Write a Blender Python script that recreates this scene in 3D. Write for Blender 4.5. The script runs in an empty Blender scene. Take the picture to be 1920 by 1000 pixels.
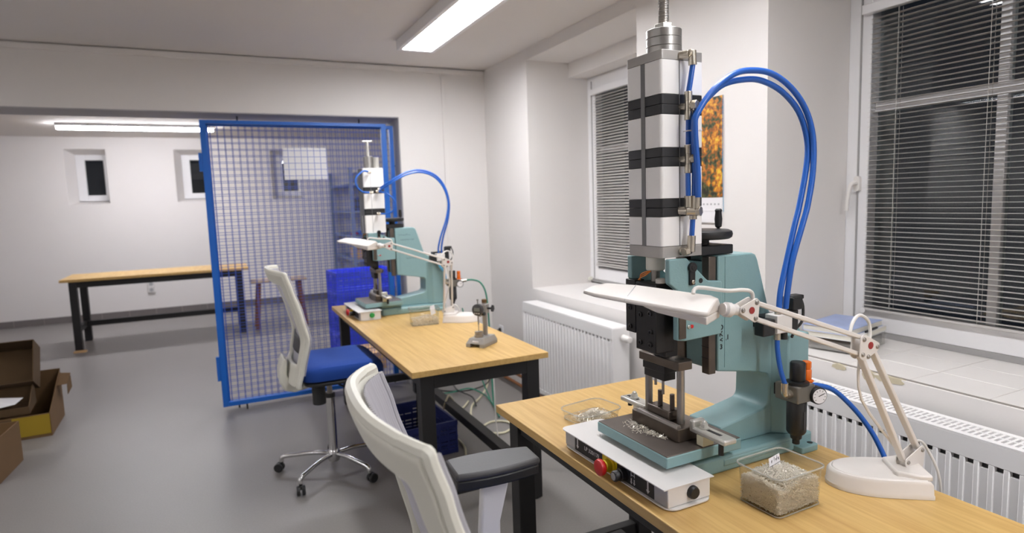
import bpy, bmesh, math, random
from mathutils import Vector, Matrix, Euler
random.seed(7)
PI = math.pi
SC = bpy.context.scene
COL = SC.collection

# ------------------------------------------------------------------ camera
def look_matrix(yaw, pitch, roll):
    cy, sy, cp, sp = math.cos(yaw), math.sin(yaw), math.cos(pitch), math.sin(pitch)
    fw = Vector((sy * cp, cy * cp, -sp)); rt = Vector((cy, -sy, 0)); up = rt.cross(fw)
    r2 = math.cos(roll) * rt + math.sin(roll) * up
    u2 = -math.sin(roll) * rt + math.cos(roll) * up
    m = Matrix((r2, u2, -fw)).transposed()
    return m.to_4x4()
cam = bpy.data.cameras.new('camera'); camo = bpy.data.objects.new('camera', cam); COL.objects.link(camo)
camo.matrix_world = Matrix.Translation((0, 0, 1.5)) @ look_matrix(math.radians(25.427), math.radians(6.222), math.radians(-1.878))
cam.sensor_width = 36; cam.lens = 36 * 1158.4 / 1920
cam.clip_start = 0.02
cam.dof.use_dof = True; cam.dof.focus_distance = 1.62; cam.dof.aperture_fstop = 3.2
SC.camera = camo
# ------------------------------------------------------------------ world: night outside
w = bpy.data.worlds.new('night'); SC.world = w; w.use_nodes = True
w.node_tree.nodes['Background'].inputs[0].default_value = (0.35, 0.42, 0.6, 1)
w.node_tree.nodes['Background'].inputs[1].default_value = 0.012
LAMP_POWER = 16.5
SC.view_settings.view_transform = 'Standard'; SC.view_settings.look = 'None'
SC.view_settings.exposure = 1.0; SC.view_settings.gamma = 1.0
SC.view_settings.use_curve_mapping = False

# ------------------------------------------------------------------ materials
def lin(c):
    return tuple((v / 255 / 12.92) if v / 255 <= 0.04045 else ((v / 255 + 0.055) / 1.055) ** 2.4 for v in c)
MATS = {}
def mat(name, rgb, rough=0.5, metal=0.0, var=0.0, vscale=8.0, bump=0.0, bscale=60.0, spec=0.5, coat=0.0, aniso=None):
    m = bpy.data.materials.new(name); m.use_nodes = True; MATS[name] = m
    nt = m.node_tree; b = nt.nodes['Principled BSDF']
    c = lin(rgb)
    b.inputs['Base Color'].default_value = (*c, 1)
    b.inputs['Roughness'].default_value = rough; b.inputs['Metallic'].default_value = metal
    b.inputs['Specular IOR Level'].default_value = spec
    b.inputs['Coat Weight'].default_value = coat
    tc = None
    if var or bump:
        tc = nt.nodes.new('ShaderNodeTexCoord')
    if var:
        n = nt.nodes.new('ShaderNodeTexNoise'); n.inputs['Scale'].default_value = vscale; n.inputs['Detail'].default_value = 5
        src = tc.outputs['Object']
        if aniso:
            mp = nt.nodes.new('ShaderNodeMapping'); mp.inputs['Scale'].default_value = aniso
            nt.links.new(src, mp.inputs['Vector']); src = mp.outputs['Vector']
        nt.links.new(src, n.inputs['Vector'])
        mx = nt.nodes.new('ShaderNodeMix'); mx.data_type = 'RGBA'
        mx.inputs[6].default_value = (*[v * (1 - var) for v in c], 1); mx.inputs[7].default_value = (*[min(1, v * (1 + var)) for v in c], 1)
        nt.links.new(n.outputs['Fac'], mx.inputs[0]); nt.links.new(mx.outputs[2], b.inputs['Base Color'])
    if bump:
        n2 = nt.nodes.new('ShaderNodeTexNoise'); n2.inputs['Scale'].default_value = bscale; n2.inputs['Detail'].default_value = 3
        nt.links.new(tc.outputs['Object'], n2.inputs['Vector'])
        bp = nt.nodes.new('ShaderNodeBump'); bp.inputs['Strength'].default_value = bump; bp.inputs['Distance'].default_value = 0.002
        nt.links.new(n2.outputs['Fac'], bp.inputs['Height']); nt.links.new(bp.outputs['Normal'], b.inputs['Normal'])
    return m
mat('wall', (228, 224, 221), 0.9, var=0.02, vscale=3, bump=0.12, bscale=90)
mat('ceiling', (222, 217, 213), 0.92, var=0.02, vscale=2)
mat('reveal_grey', (178, 176, 178), 0.85)
mat('plaster_chip', (196, 186, 160), 0.95, bump=0.5, bscale=150)
mat('tile_white', (226, 222, 218), 0.35, var=0.015, vscale=14)
mat('tile_grey', (112, 106, 104), 0.6, var=0.08, vscale=6)
mat('grout', (150, 144, 138), 0.9)
mat('frame_white', (232, 231, 232), 0.35)
mat('grey_seal', (160, 158, 157), 0.6)
mat('blind', (196, 192, 188), 0.45)
mat('cord', (200, 196, 190), 0.8)
mat('radiator', (235, 233, 232), 0.35)
mat('radiator_dark', (120, 118, 117), 0.6)
mat('copper', (150, 100, 62), 0.4, 0.7, var=0.2, vscale=20)
mat('teal', (130, 163, 165), 0.42, var=0.05, vscale=30, bump=0.12, bscale=200)
mat('steel', (158, 153, 147), 0.32, 0.7, var=0.15, vscale=30)
mat('steel_worn', (105, 96, 88), 0.38, 0.85, var=0.25, vscale=25)
mat('steel_plate', (112, 104, 98), 0.4, 0.7, var=0.22, vscale=14)
mat('black_steel', (42, 41, 42), 0.42, 0.4, var=0.2, vscale=40)
mat('alu', (176, 174, 170), 0.34, 0.9, var=0.04, vscale=60, aniso=(1, 1, 12))
mat('alu_cap', (172, 169, 165), 0.42, 0.55, var=0.05, vscale=40)
mat('cyl_white', (242, 240, 238), 0.42, 0.0)
mat('cyl_black', (30, 30, 32), 0.45)
mat('cyl_slot', (118, 118, 119), 0.5)
mat('cyl_grey', (120, 120, 120), 0.5)
mat('nickel', (190, 182, 168), 0.26, 0.8)
mat('zinc', (205, 203, 196), 0.32, 0.6, var=0.12, vscale=50)
mat('hose_blue', (28, 92, 182), 0.35, coat=0.2)
mat('hose_green', (40, 128, 104), 0.4)
mat('hose_cyan', (70, 150, 190), 0.4)
mat('black_plastic', (30, 30, 31), 0.45, bump=0.15, bscale=300)
mat('dark_grey_plastic', (64, 63, 64), 0.5, bump=0.1, bscale=250)
mat('black_frame', (30, 29, 29), 0.5)
mat('white_plastic', (226, 222, 218), 0.42)
mat('lamp_white', (222, 216, 210), 0.4, var=0.02, vscale=40)
mat('chair_white', (222, 220, 208), 0.4)
mat('chrome', (205, 205, 205), 0.12, 1.0)
mat('fabric_blue', (18, 62, 142), 0.9, bump=0.35, bscale=900)
mat('gate_blue', (18, 98, 190), 0.4)
mat('wire_blue', (58, 88, 182), 0.45)
mat('crate_blue', (58, 76, 236), 0.45, var=0.08, vscale=20)
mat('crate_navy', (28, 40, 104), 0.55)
mat('red', (196, 30, 30), 0.35)
mat('red_dark', (150, 40, 38), 0.5)
mat('yellow', (214, 190, 20), 0.45)
mat('carton_yellow', (150, 124, 22), 0.8)  # print yellow, darkened to carry the shade over the floor boxes
mat('regulator_grey', (120, 116, 108), 0.45, 0.35)
mat('green', (40, 150, 70), 0.4)
mat('orange', (230, 110, 20), 0.4)
mat('wire_orange', (205, 120, 40), 0.5)
mat('panel_white', (222, 219, 216), 0.4)
mat('panel_grey', (170, 170, 172), 0.4)
mat('label_black', (26, 27, 32), 0.5)
mat('label_white', (205, 205, 208), 0.5)
mat('ink', (25, 25, 28), 0.7)
mat('paper', (232, 230, 232), 0.8)
mat('sheet', (244, 242, 240), 0.35)
mat('cardboard', (108, 82, 52), 0.9, var=0.08, vscale=7)  # brown lowered, shade around the floor boxes put into the colour
mat('cardboard_dark', (84, 64, 40), 0.9, var=0.1, vscale=5)
mat('cable_cream', (212, 206, 178), 0.5)
mat('cable_white', (220, 216, 210), 0.5)
mat('cable_black', (45, 44, 44), 0.5)
mat('pin', (236, 230, 218), 0.28, 0.45)
mat('pin_heap', (176, 160, 132), 0.6, 0.1, var=0.3, vscale=300)
mat('wood_brown', (110, 66, 44), 0.6, var=0.2, vscale=10)
mat('stool_top', (170, 150, 130), 0.6)
mat('gauge_grey', (156, 152, 146), 0.5, 0.1)
mat('lcd', (120, 124, 118), 0.3)
mat('rack_grey', (120, 130, 150), 0.5)
mat('book_blue', (160, 174, 212), 0.5, var=0.2, vscale=18)
mat('book_white', (224, 224, 226), 0.5)
mat('pages', (226, 222, 210), 0.9)
mat('plywood', (196, 160, 112), 0.7)
mat('concrete_dark', (30, 30, 32), 0.9)

def wood_mat():
    m = bpy.data.materials.new('beech'); m.use_nodes = True; MATS['beech'] = m
    nt = m.node_tree; b = nt.nodes['Principled BSDF']
    tc = nt.nodes.new('ShaderNodeTexCoord'); mp = nt.nodes.new('ShaderNodeMapping')
    mp.inputs['Scale'].default_value = (26, 1.3, 26)
    n = nt.nodes.new('ShaderNodeTexNoise'); n.inputs['Scale'].default_value = 2.2; n.inputs['Detail'].default_value = 6; n.inputs['Roughness'].default_value = 0.65
    n3 = nt.nodes.new('ShaderNodeTexNoise'); n3.inputs['Scale'].default_value = 9; n3.inputs['Detail'].default_value = 4
    r = nt.nodes.new('ShaderNodeValToRGB')
    r.color_ramp.elements[0].position = 0.3; r.color_ramp.elements[0].color = (*lin((190, 150, 88)), 1)
    r.color_ramp.elements[1].position = 0.72; r.color_ramp.elements[1].color = (*lin((216, 182, 116)), 1)
    nt.links.new(tc.outputs['Object'], mp.inputs['Vector']); nt.links.new(mp.outputs['Vector'], n.inputs['Vector'])
    nt.links.new(n.outputs['Fac'], r.inputs['Fac'])
    nt.links.new(r.outputs['Color'], b.inputs['Base Color'])
    b.inputs['Roughness'].default_value = 0.42
wood_mat()
def floor_mat():
    m = bpy.data.materials.new('floor_resin'); m.use_nodes = True; MATS['floor'] = m
    nt = m.node_tree; b = nt.nodes['Principled BSDF']
    tc = nt.nodes.new('ShaderNodeTexCoord')
    n = nt.nodes.new('ShaderNodeTexNoise'); n.inputs['Scale'].default_value = 130; n.inputs['Detail'].default_value = 2
    n2 = nt.nodes.new('ShaderNodeTexNoise'); n2.inputs['Scale'].default_value = 1.1; n2.inputs['Detail'].default_value = 4
    a = nt.nodes.new('ShaderNodeMix'); a.data_type = 'RGBA'
    a.inputs[6].default_value = (*lin((110, 106, 103)), 1); a.inputs[7].default_value = (*lin((142, 138, 135)), 1)
    add = nt.nodes.new('ShaderNodeMath'); add.operation = 'MULTIPLY_ADD'; add.inputs[1].default_value = 0.6; add.inputs[2].default_value = 0.1
    nt.links.new(tc.outputs['Object'], n.inputs['Vector']); nt.links.new(tc.outputs['Object'], n2.inputs['Vector'])
    nt.links.new(n.outputs['Fac'], add.inputs[0])
    ad2 = nt.nodes.new('ShaderNodeMath'); ad2.operation = 'MULTIPLY_ADD'; ad2.inputs[1].default_value = 0.3
    nt.links.new(n2.outputs['Fac'], ad2.inputs[0]); nt.links.new(add.outputs[0], ad2.inputs[2])
    nt.links.new(ad2.outputs[0], a.inputs[0]); nt.links.new(a.outputs[2], b.inputs['Base Color'])
    b.inputs['Roughness'].default_value = 0.4
floor_mat()
def emit_mat(name, rgb, s):
    m = bpy.data.materials.new(name); m.use_nodes = True; MATS[name] = m
    b = m.node_tree.nodes['Principled BSDF']
    b.inputs['Base Color'].default_value = (0.8, 0.8, 0.8, 1)
    b.inputs['Emission Color'].default_value = (*rgb, 1); b.inputs['Emission Strength'].default_value = s
emit_mat('tube_near', (1.0, 1.0, 1.03), LAMP_POWER)
emit_mat('tube_far', (1.0, 1.0, 1.06), LAMP_POWER * 2.7)
emit_mat('tube_back', (1.0, 1.0, 1.03), LAMP_POWER * 1.3)
emit_mat('tube_mid', (1.0, 1.0, 1.03), LAMP_POWER * 0.8)
def glass_mat(name, tint, gloss, rough=0.02):
    m = bpy.data.materials.new(name); m.use_nodes = True; MATS[name] = m
    nt = m.node_tree; nt.nodes.remove(nt.nodes['Principled BSDF'])
    out = nt.nodes['Material Output']
    t = nt.nodes.new('ShaderNodeBsdfTransparent'); t.inputs[0].default_value = (*tint, 1)
    g = nt.nodes.new('ShaderNodeBsdfGlossy'); g.inputs['Roughness'].default_value = rough
    fr = nt.nodes.new('ShaderNodeLayerWeight'); fr.inputs['Blend'].default_value = 0.5
    pw = nt.nodes.new('ShaderNodeMath'); pw.operation = 'POWER'; pw.inputs[1].default_value = 4.0
    ma = nt.nodes.new('ShaderNodeMath'); ma.operation = 'MULTIPLY_ADD'; ma.inputs[1].default_value = 0.6 * gloss; ma.inputs[2].default_value = 0.04 * gloss; ma.use_clamp = True
    mx = nt.nodes.new('ShaderNodeMixShader')
    nt.links.new(fr.outputs['Facing'], pw.inputs[0]); nt.links.new(pw.outputs[0], ma.inputs[0]); nt.links.new(ma.outputs[0], mx.inputs[0])
    nt.links.new(t.outputs[0], mx.inputs[1]); nt.links.new(g.outputs[0], mx.inputs[2])
    nt.links.new(mx.outputs[0], out.inputs['Surface'])
glass_mat('window_glass', (0.85, 0.88, 0.88), 1.2, 0.01)
glass_mat('clear_plastic', (0.965, 0.965, 0.955), 0.9, 0.05)
def rim_mat():
    m = bpy.data.materials.new('plastic_rim'); m.use_nodes = True; MATS['plastic_rim'] = m
    nt = m.node_tree; b = nt.nodes['Principled BSDF']; out = nt.nodes['Material Output']
    b.inputs['Base Color'].default_value = (0.55, 0.54, 0.50, 1); b.inputs['Roughness'].default_value = 0.12
    t = nt.nodes.new('ShaderNodeBsdfTransparent'); mx = nt.nodes.new('ShaderNodeMixShader'); mx.inputs[0].default_value = 0.55
    nt.links.new(b.outputs[0], mx.inputs[1]); nt.links.new(t.outputs[0], mx.inputs[2]); nt.links.new(mx.outputs[0], out.inputs['Surface'])
rim_mat()
def mesh_fabric():
    m = bpy.data.materials.new('chair_mesh'); m.use_nodes = True; MATS['chair_mesh'] = m
    nt = m.node_tree; b = nt.nodes['Principled BSDF']; out = nt.nodes['Material Output']
    b.inputs['Base Color'].default_value = (*lin((186, 184, 190)), 1); b.inputs['Roughness'].default_value = 0.7
    t = nt.nodes.new('ShaderNodeBsdfTransparent'); mx = nt.nodes.new('ShaderNodeMixShader'); mx.inputs[0].default_value = 0.16
    nt.links.new(b.outputs[0], mx.inputs[1]); nt.links.new(t.outputs[0], mx.inputs[2]); nt.links.new(mx.outputs[0], out.inputs['Surface'])
mesh_fabric()
def picture_mat():
    m = bpy.data.materials.new('autumn_picture'); m.use_nodes = True; MATS['picture'] = m
    nt = m.node_tree; b = nt.nodes['Principled BSDF']
    tc = nt.nodes.new('ShaderNodeTexCoord')
    n = nt.nodes.new('ShaderNodeTexNoise'); n.inputs['Scale'].default_value = 46; n.inputs['Detail'].default_value = 9
    nb = nt.nodes.new('ShaderNodeTexNoise'); nb.inputs['Scale'].default_value = 9; nb.inputs['Detail'].default_value = 3
    ad = nt.nodes.new('ShaderNodeMix'); ad.inputs[0].default_value = 0.5
    r = nt.nodes.new('ShaderNodeValToRGB'); e = r.color_ramp.elements
    e[0].position = 0.40; e[0].color = (*lin((40, 34, 26)), 1); e[1].position = 0.62; e[1].color = (*lin((226, 190, 60)), 1)
    for p, c in ((0.455, (74, 88, 50)), (0.50, (150, 84, 34)), (0.55, (206, 132, 40))):
        k = e.new(p); k.color = (*lin(c), 1)
    nt.links.new(tc.outputs['Object'], n.inputs['Vector']); nt.links.new(tc.outputs['Object'], nb.inputs['Vector']); nt.links.new(n.outputs['Fac'], ad.inputs[2]); nt.links.new(nb.outputs['Fac'], ad.inputs[3]); nt.links.new(ad.outputs[0], r.inputs['Fac']); nt.links.new(r.outputs['Color'], b.inputs['Base Color'])
    b.inputs['Roughness'].default_value = 0.4
picture_mat()

# ------------------------------------------------------------------ mesh helpers
class MB:
    def __init__(s): s.v = []; s.f = []
    def add(s, vs, fs):
        o = len(s.v); s.v += [tuple(p) for p in vs]; s.f += [tuple(i + o for i in f) for f in fs]; return s
    def box(s, x0, x1, y0, y1, z0, z1, M=None):
        vs = [Vector((x, y, z)) for z in (z0, z1) for y in (y0, y1) for x in (x0, x1)]
        if M is not None: vs = [M @ p for p in vs]
        return s.add(vs, [(0, 2, 3, 1), (4, 5, 7, 6), (0, 1, 5, 4), (2, 6, 7, 3), (0, 4, 6, 2), (1, 3, 7, 5)])
    def prism(s, poly, axis, a, b):
        # poly: list of 2d points; axis y -> (x,z); axis z -> (x,y); axis x -> (y,z)
        n = len(poly)
        def P(p, t):
            return {'y': (p[0], t, p[1]), 'z': (p[0], p[1], t), 'x': (t, p[0], p[1])}[axis]
        area = sum(poly[i][0] * poly[(i + 1) % n][1] - poly[(i + 1) % n][0] * poly[i][1] for i in range(n))
        pl = poly if area > 0 else poly[::-1]
        vs = [P(p, a) for p in pl] + [P(p, b) for p in pl]
        fl = (axis == 'y')
        fs = [tuple(range(n)) if fl else tuple(range(n))[::-1], tuple(range(n, 2 * n))[::-1] if fl else tuple(range(n, 2 * n))]
        for i in range(n):
            j = (i + 1) % n
            fs.append((i, i + n, j + n, j) if fl else (i, j, j + n, i + n))
        return s.add(vs, fs)
    def cyl(s, p0, p1, r0, r1=None, n=16):
        r1 = r0 if r1 is None else r1
        p0, p1 = Vector(p0), Vector(p1); d = (p1 - p0).normalized()
        a = d.orthogonal().normalized(); b = d.cross(a)
        vs = []
        for p, r in ((p0, r0), (p1, r1)):
            for i in range(n):
                t = 2 * PI * i / n; vs.append(p + (a * math.cos(t) + b * math.sin(t)) * r)
        fs = [tuple(range(n))[::-1], tuple(range(n, 2 * n))] + [(i, (i + 1) % n, (i + 1) % n + n, i + n) for i in range(n)]
        return s.add(vs, fs)
    def lathe(s, prof, o=(0, 0, 0), d=(0, 0, 1), n=20):
        o, d = Vector(o), Vector(d).normalized(); a = d.orthogonal().normalized(); b = d.cross(a)
        vs, fs = [], []
        for (r, z) in prof:
            for i in range(n):
                t = 2 * PI * i / n; vs.append(o + d * z + (a * math.cos(t) + b * math.sin(t)) * max(r, 1e-4))
        for k in range(len(prof) - 1):
            for i in range(n):
                j = (i + 1) % n; fs.append((k * n + i, k * n + j, (k + 1) * n + j, (k + 1) * n + i))
        fs.append(tuple(range(n))[::-1]); m = (len(prof) - 1) * n; fs.append(tuple(range(m, m + n)))
        return s.add(vs, fs)
    def tube(s, pts, r, n=8, sub=4, closed=False):
        P = smooth_path(pts, sub) if sub > 1 else [Vector(p) for p in pts]
        vs, fs = [], []; prev = None
        for k, p in enumerate(P):
            d = (P[min(k + 1, len(P) - 1)] - P[max(k - 1, 0)]).normalized()
            if prev is None: a = d.orthogonal().normalized()
            else:
                a = prev - d * prev.dot(d)
                a = a.normalized() if a.length > 1e-6 else d.orthogonal().normalized()
            prev = a; b = d.cross(a)
            for i in range(n):
                t = 2 * PI * i / n; vs.append(p + (a * math.cos(t) + b * math.sin(t)) * r)
        m = len(P)
        for k in range(m - 1):
            for i in range(n):
                j = (i + 1) % n; fs.append((k * n + i, k * n + j, (k + 1) * n + j, (k + 1) * n + i))
        fs.append(tuple(range(n))[::-1]); fs.append(tuple(range((m - 1) * n, m * n)))
        return s.add(vs, fs)
    def bar(s, p0, p1, wdt, hgt, up=(0, 0, 1)):
        p0, p1 = Vector(p0), Vector(p1); d = (p1 - p0); L = d.length; d.normalize()
        upv = Vector(up); sd = d.cross(upv).normalized(); u = sd.cross(d)
        M = Matrix((d, sd, u)).transposed().to_4x4(); M.translation = p0
        return s.box(0, L, -wdt / 2, wdt / 2, -hgt / 2, hgt / 2, M)
    def xf(s, M):
        s.v = [tuple(M @ Vector(p)) for p in s.v]; return s
    def build(s, name, m, parent=None, bevel=0, smooth=True, seg=2, loc=None):
        me = bpy.data.meshes.new(name); me.from_pydata(s.v, [], s.f)
        bm = bmesh.new(); bm.from_mesh(me); bmesh.ops.recalc_face_normals(bm, faces=bm.faces); bm.to_mesh(me); bm.free()
        me.materials.append(MATS[m] if isinstance(m, str) else m)
        if smooth:
            me.shade_smooth(); me.set_sharp_from_angle(angle=math.radians(38))
        o = bpy.data.objects.new(name, me); COL.objects.link(o)
        if bevel:
            b = o.modifiers.new('bevel', 'BEVEL'); b.width = bevel; b.segments = seg; b.limit_method = 'ANGLE'; b.angle_limit = math.radians(40); b.harden_normals = False
        if parent is not None: o.parent = parent
        if loc: o.location = loc
        return o
def smooth_path(pts, sub):
    P = [Vector(p) for p in pts]; out = []
    for i in range(len(P) - 1):
        p0 = P[max(i - 1, 0)]; p1 = P[i]; p2 = P[i + 1]; p3 = P[min(i + 2, len(P) - 1)]
        for k in range(sub):
            t = k / sub; t2 = t * t; t3 = t2 * t
            out.append(0.5 * ((2 * p1) + (-p0 + p2) * t + (2 * p0 - 5 * p1 + 4 * p2 - p3) * t2 + (-p0 + 3 * p1 - 3 * p2 + p3) * t3))
    out.append(P[-1]); return out
def rrect(x0, x1, y0, y1, r, n=5, corners=(1, 1, 1, 1)):
    out = []
    for (cx, cy, a0, on) in ((x1 - r, y0 + r, -90, corners[1]), (x1 - r, y1 - r, 0, corners[2]), (x0 + r, y1 - r, 90, corners[3]), (x0 + r, y0 + r, 180, corners[0])):
        if not on:
            out.append((x1 if cx == x1 - r else x0, y0 if cy == y0 + r else y1)); continue
        for k in range(n + 1):
            a = math.radians(a0 + 90 * k / n); out.append((cx + r * math.cos(a), cy + r * math.sin(a)))
    return out
def tag(o, label=None, cat=None, group=None, kind=None):
    if label: o['label'] = label
    if cat: o['category'] = cat
    if group: o['group'] = group
    if kind: o['kind'] = kind
    return o
def thing(name, label, cat, loc=(0, 0, 0), rz=0, group=None):
    o = bpy.data.objects.new(name, None); COL.objects.link(o); o.empty_display_size = 0.05
    o.location = loc; o.rotation_euler = (0, 0, rz); return tag(o, label, cat, group)
def struct(name, mb, m, label, bevel=0):
    return tag(mb.build(name, m, bevel=bevel), label, None, None, 'structure')
def sempty(name, label):
    o = bpy.data.objects.new(name, None); COL.objects.link(o); return tag(o, label, None, None, 'structure')
def inst(src, name, parent, loc=None, rot=None):
    c = src.copy(); c.name = name; COL.objects.link(c); c.parent = parent
    if loc is not None: c.location = loc
    if rot is not None: c.rotation_euler = rot
    return c
def text_part(txt, size, M, m, parent, name='lettering', ext=0.0003, align='CENTER', bold=0.0):
    cu = bpy.data.curves.new('tmp_text', 'FONT'); cu.body = txt; cu.size = size; cu.extrude = ext; cu.offset = bold; cu.align_x = align; cu.align_y = 'CENTER'
    to = bpy.data.objects.new('tmp_text', cu); COL.objects.link(to)
    dg = bpy.context.evaluated_depsgraph_get(); me = bpy.data.meshes.new_from_object(to.evaluated_get(dg))
    bpy.data.objects.remove(to); bpy.data.curves.remove(cu)
    me.name = name; me.transform(M); me.materials.clear(); me.materials.append(MATS[m])
    o = bpy.data.objects.new(name, me); COL.objects.link(o)
    if parent is not None: o.parent = parent
    return o
def frame_M(o, xdir, ydir):
    x = Vector(xdir).normalized(); y = Vector(ydir).normalized(); z = x.cross(y)
    m = Matrix((x, y, z)).transposed().to_4x4(); m.translation = Vector(o); return m
# ================================================================== the setting
CEIL = 2.567
WB0, WB1 = 4.85, 5.20          # back wall front / rear face
XR = 2.10                      # face of the window wall
struct('floor', MB().box(-4.7, 3.1, -3.7, 10.4, -0.12, 0.0), 'floor', 'grey speckled resin floor running through both rooms')
struct('ceiling', MB().box(-4.7, 2.9, -3.7, WB1, CEIL, CEIL + 0.12).box(-3.7, 3.1, WB1, 10.4, 2.535, CEIL + 0.12), 'ceiling', 'plain white ceiling over both rooms')
wb = struct('wall_back', MB().box(-4.7, -2.2, WB0, WB1, 0, CEIL).box(1.362, 2.9, WB0, WB1, 0, CEIL).box(-2.2, 1.362, WB0, WB1, 2.172, CEIL), 'wall',
            'white wall with the wide opening to the back room')
# grey lining on the jamb and underside of the opening
MB().box(1.356, 1.362, WB0 + 0.004, WB1, 0, 2.166).box(-2.2, 1.362, WB0 + 0.004, WB1, 2.166, 2.172).build('opening_lining', 'reveal_grey', wb)
struct('wall_left', MB().box(-4.8, -4.6, -3.7, WB1, 0, CEIL), 'wall', 'white wall on the left of the workshop')
struct('wall_rear', MB().box(-4.7, 2.9, -3.8, -3.6, 0, CEIL), 'wall', 'white wall behind the workshop')
struct('wall_far', MB().box(-3.7, 3.1, 10.25, 10.28, 0, 1.62).box(-3.7, 3.1, 10.25, 10.28, 2.37, 2.6)
       .box(-3.7, -1.785, 10.25, 10.28, 1.62, 2.37).box(-1.305, -0.475, 10.25, 10.28, 1.62, 2.37).box(0.005, 0.825, 10.25, 10.28, 1.62, 2.37).box(1.305, 3.1, 10.25, 10.28, 1.62, 2.37)
       .box(-3.7, 3.1, 10.28, 10.60, 0, 1.62).box(-3.7, 3.1, 10.28, 10.60, 2.37, 2.6)
       .box(-3.7, -1.785, 10.28, 10.60, 1.62, 2.37).box(-1.305, -0.475, 10.28, 10.60, 1.62, 2.37).box(0.005, 0.825, 10.28, 10.60, 1.62, 2.37).box(1.305, 3.1, 10.28, 10.60, 1.62, 2.37),
       'wall', 'white end wall of the back room with small high windows')
struct('wall_far_left', MB().box(-3.8, -3.6, WB1, 10.4, 0, 2.6), 'wall', 'white left wall of the back room')
struct('wall_far_right', MB().box(3.0, 3.2, WB1, 10.4, 0, 2.6), 'wall', 'white right wall of the back room')
N0, N1 = 0.30, 1.90            # near niche
F0, F1 = 2.776, 4.07           # far niche
ZS = 0.832
m = MB()
m.box(XR, 2.95, F1, WB0, 0, CEIL).box(XR, 2.95, N1, F0, 0, CEIL).box(XR, 2.95, -3.6, N0, 0, CEIL)
for a, b in ((N0, N1), (F0, F1)):
    m.box(XR, 2.95, a, b, 0, ZS)                       # parapet
    m.box(XR, 2.95, a, b, 2.49, CEIL)                  # lintel
    m.box(2.45, 2.95, a, b, 2.385, 2.49)               # roller box casing
wr = struct('wall_right', m, 'wall', 'white window wall with two deep niches and a pillar between them')
# near sill tiles
tile = None
k = 0
for i in range(7):
    for j in range(3):
        y0 = 0.31 + i * 0.2432; y1 = min(y0 + 0.2405, N1 - 0.002)
        if y1 - y0 < 0.05: continue
        x0 = XR + 0.012 + j * 0.166; x1 = x0 + 0.1645
        t = MB().box(x0, x1, y0, y1, ZS - 0.004, ZS + 0.008 + 0.0006 * ((i * 3 + j) % 3)).build('sill_tile', 'tile_white', wr, bevel=0.0015)
MB().box(XR + 0.010, 2.612, N0, N1, ZS - 0.003, ZS + 0.0055).build('tile_bed', 'grout', wr)
rnd = random.Random(3)
for (yc, ln, h) in ((1.545, 0.062, 0.012), (1.425, 0.05, 0.02), (1.345, 0.11, 0.014)):
    pts = []
    n = 14
    for q in range(n):
        a = 2 * PI * q / n
        pts.append((yc + ln / 2 * math.cos(a) * rnd.uniform(0.8, 1.1), ZS - 0.004 + h * (math.sin(a) * rnd.uniform(0.7, 1.1)) - h * 0.4))
    MB().prism(pts, 'x', XR - 0.0015, XR + 0.012).build('plaster_chip', 'plaster_chip', wr)
    MB().prism([(XR - 0.001 + (p[1] - ZS + 0.03) * 0.35, p[0]) for p in pts], 'z', ZS, ZS + 0.0016).build('plaster_chip', 'plaster_chip', wr)
# trims
struct('trim_1', MB().box(-4.6, 2.095, WB0 - 0.022, WB0, 2.522, CEIL - 0.009), 'wall', 'white cable duct running along the top of the back wall', 0.003)
struct('trim_2', MB().box(1.722, 1.752, WB0 - 0.014, WB0, 0.02, 2.505).box(1.716, 1.758, WB0 - 0.018, WB0, 2.490, 2.508), 'wall', 'thin white vertical conduit on the back wall', 0.003)
# far room tile skirting
bb = sempty('baseboard_far', 'grey tile skirting along the end wall of the back room')
tile = MB().box(-0.1635, 0.1635, 10.238, 10.25, 0.0, 0.092).build('tile', 'tile_grey', bb, bevel=0.002); tile.location.x = -3.37
for i in range(1, 19):
    inst(tile, 'tile', bb, (-3.37 + i * 0.333, 0, 0))
MB().box(-3.6, 3.0, 10.243, 10.25, 0.0, 0.090).build('grout', 'grout', bb)

# ---- windows of the window wall
def big_window(name, y0, y1, label, mull, transom, zt=2.385, x=2.60):
    w = sempty(name, label)
    z0 = 0.842
    MB().box(x, x + 0.08, y0, y1, z0, z0 + 0.024).build('seal', 'grey_seal', w)
    fr = MB().box(x, x + 0.08, y1 - 0.105, y1, z0 + 0.024, zt).box(x, x + 0.08, y0, y0 + 0.06, z0 + 0.024, zt)
    fr.box(x, x + 0.08, y0 + 0.06, y1 - 0.105, z0 + 0.024, 0.958).box(x, x + 0.08, y0 + 0.06, y1 - 0.105, 2.262, zt)
    fo = fr.build('window_frame', 'frame_white', w, bevel=0.004)
    MB().box(x - 0.006, x + 0.002, y1 - 0.062, y1 - 0.056, z0 + 0.03, zt - 0.03).build('sash_joint', 'grey_seal', fo)
    MB().box(x + 0.035, x + 0.08, y0 + 0.06, y1 - 0.105, transom - 0.02, transom + 0.02).build('transom', 'frame_white', w, bevel=0.003)
    if mull: MB().box(x + 0.038, x + 0.078, mull - 0.018, mull + 0.018, 0.958, 2.262).build('mullion', 'frame_white', w, bevel=0.003)
    spans = [(y0 + 0.06, mull - 0.018), (mull + 0.018, y1 - 0.105)] if mull else [(y0 + 0.06, y1 - 0.105)]
    for (a, b) in spans:
        for (c, d) in ((0.958, transom - 0.02), (transom + 0.02, 2.262)):
            MB().box(x + 0.055, x + 0.059, a, b, c, d).build('pane', 'window_glass', w)
    return w
w1 = big_window('window_1', N0, N1, 'white framed night window behind the open blind above the tiled sill', 1.31, 1.845)
h = MB().prism(rrect(1.838 - 0.014, 1.838 + 0.014, 1.485, 1.552, 0.012), 'x', 2.584, 2.600).build('handle', 'white_plastic', w1)
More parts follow.
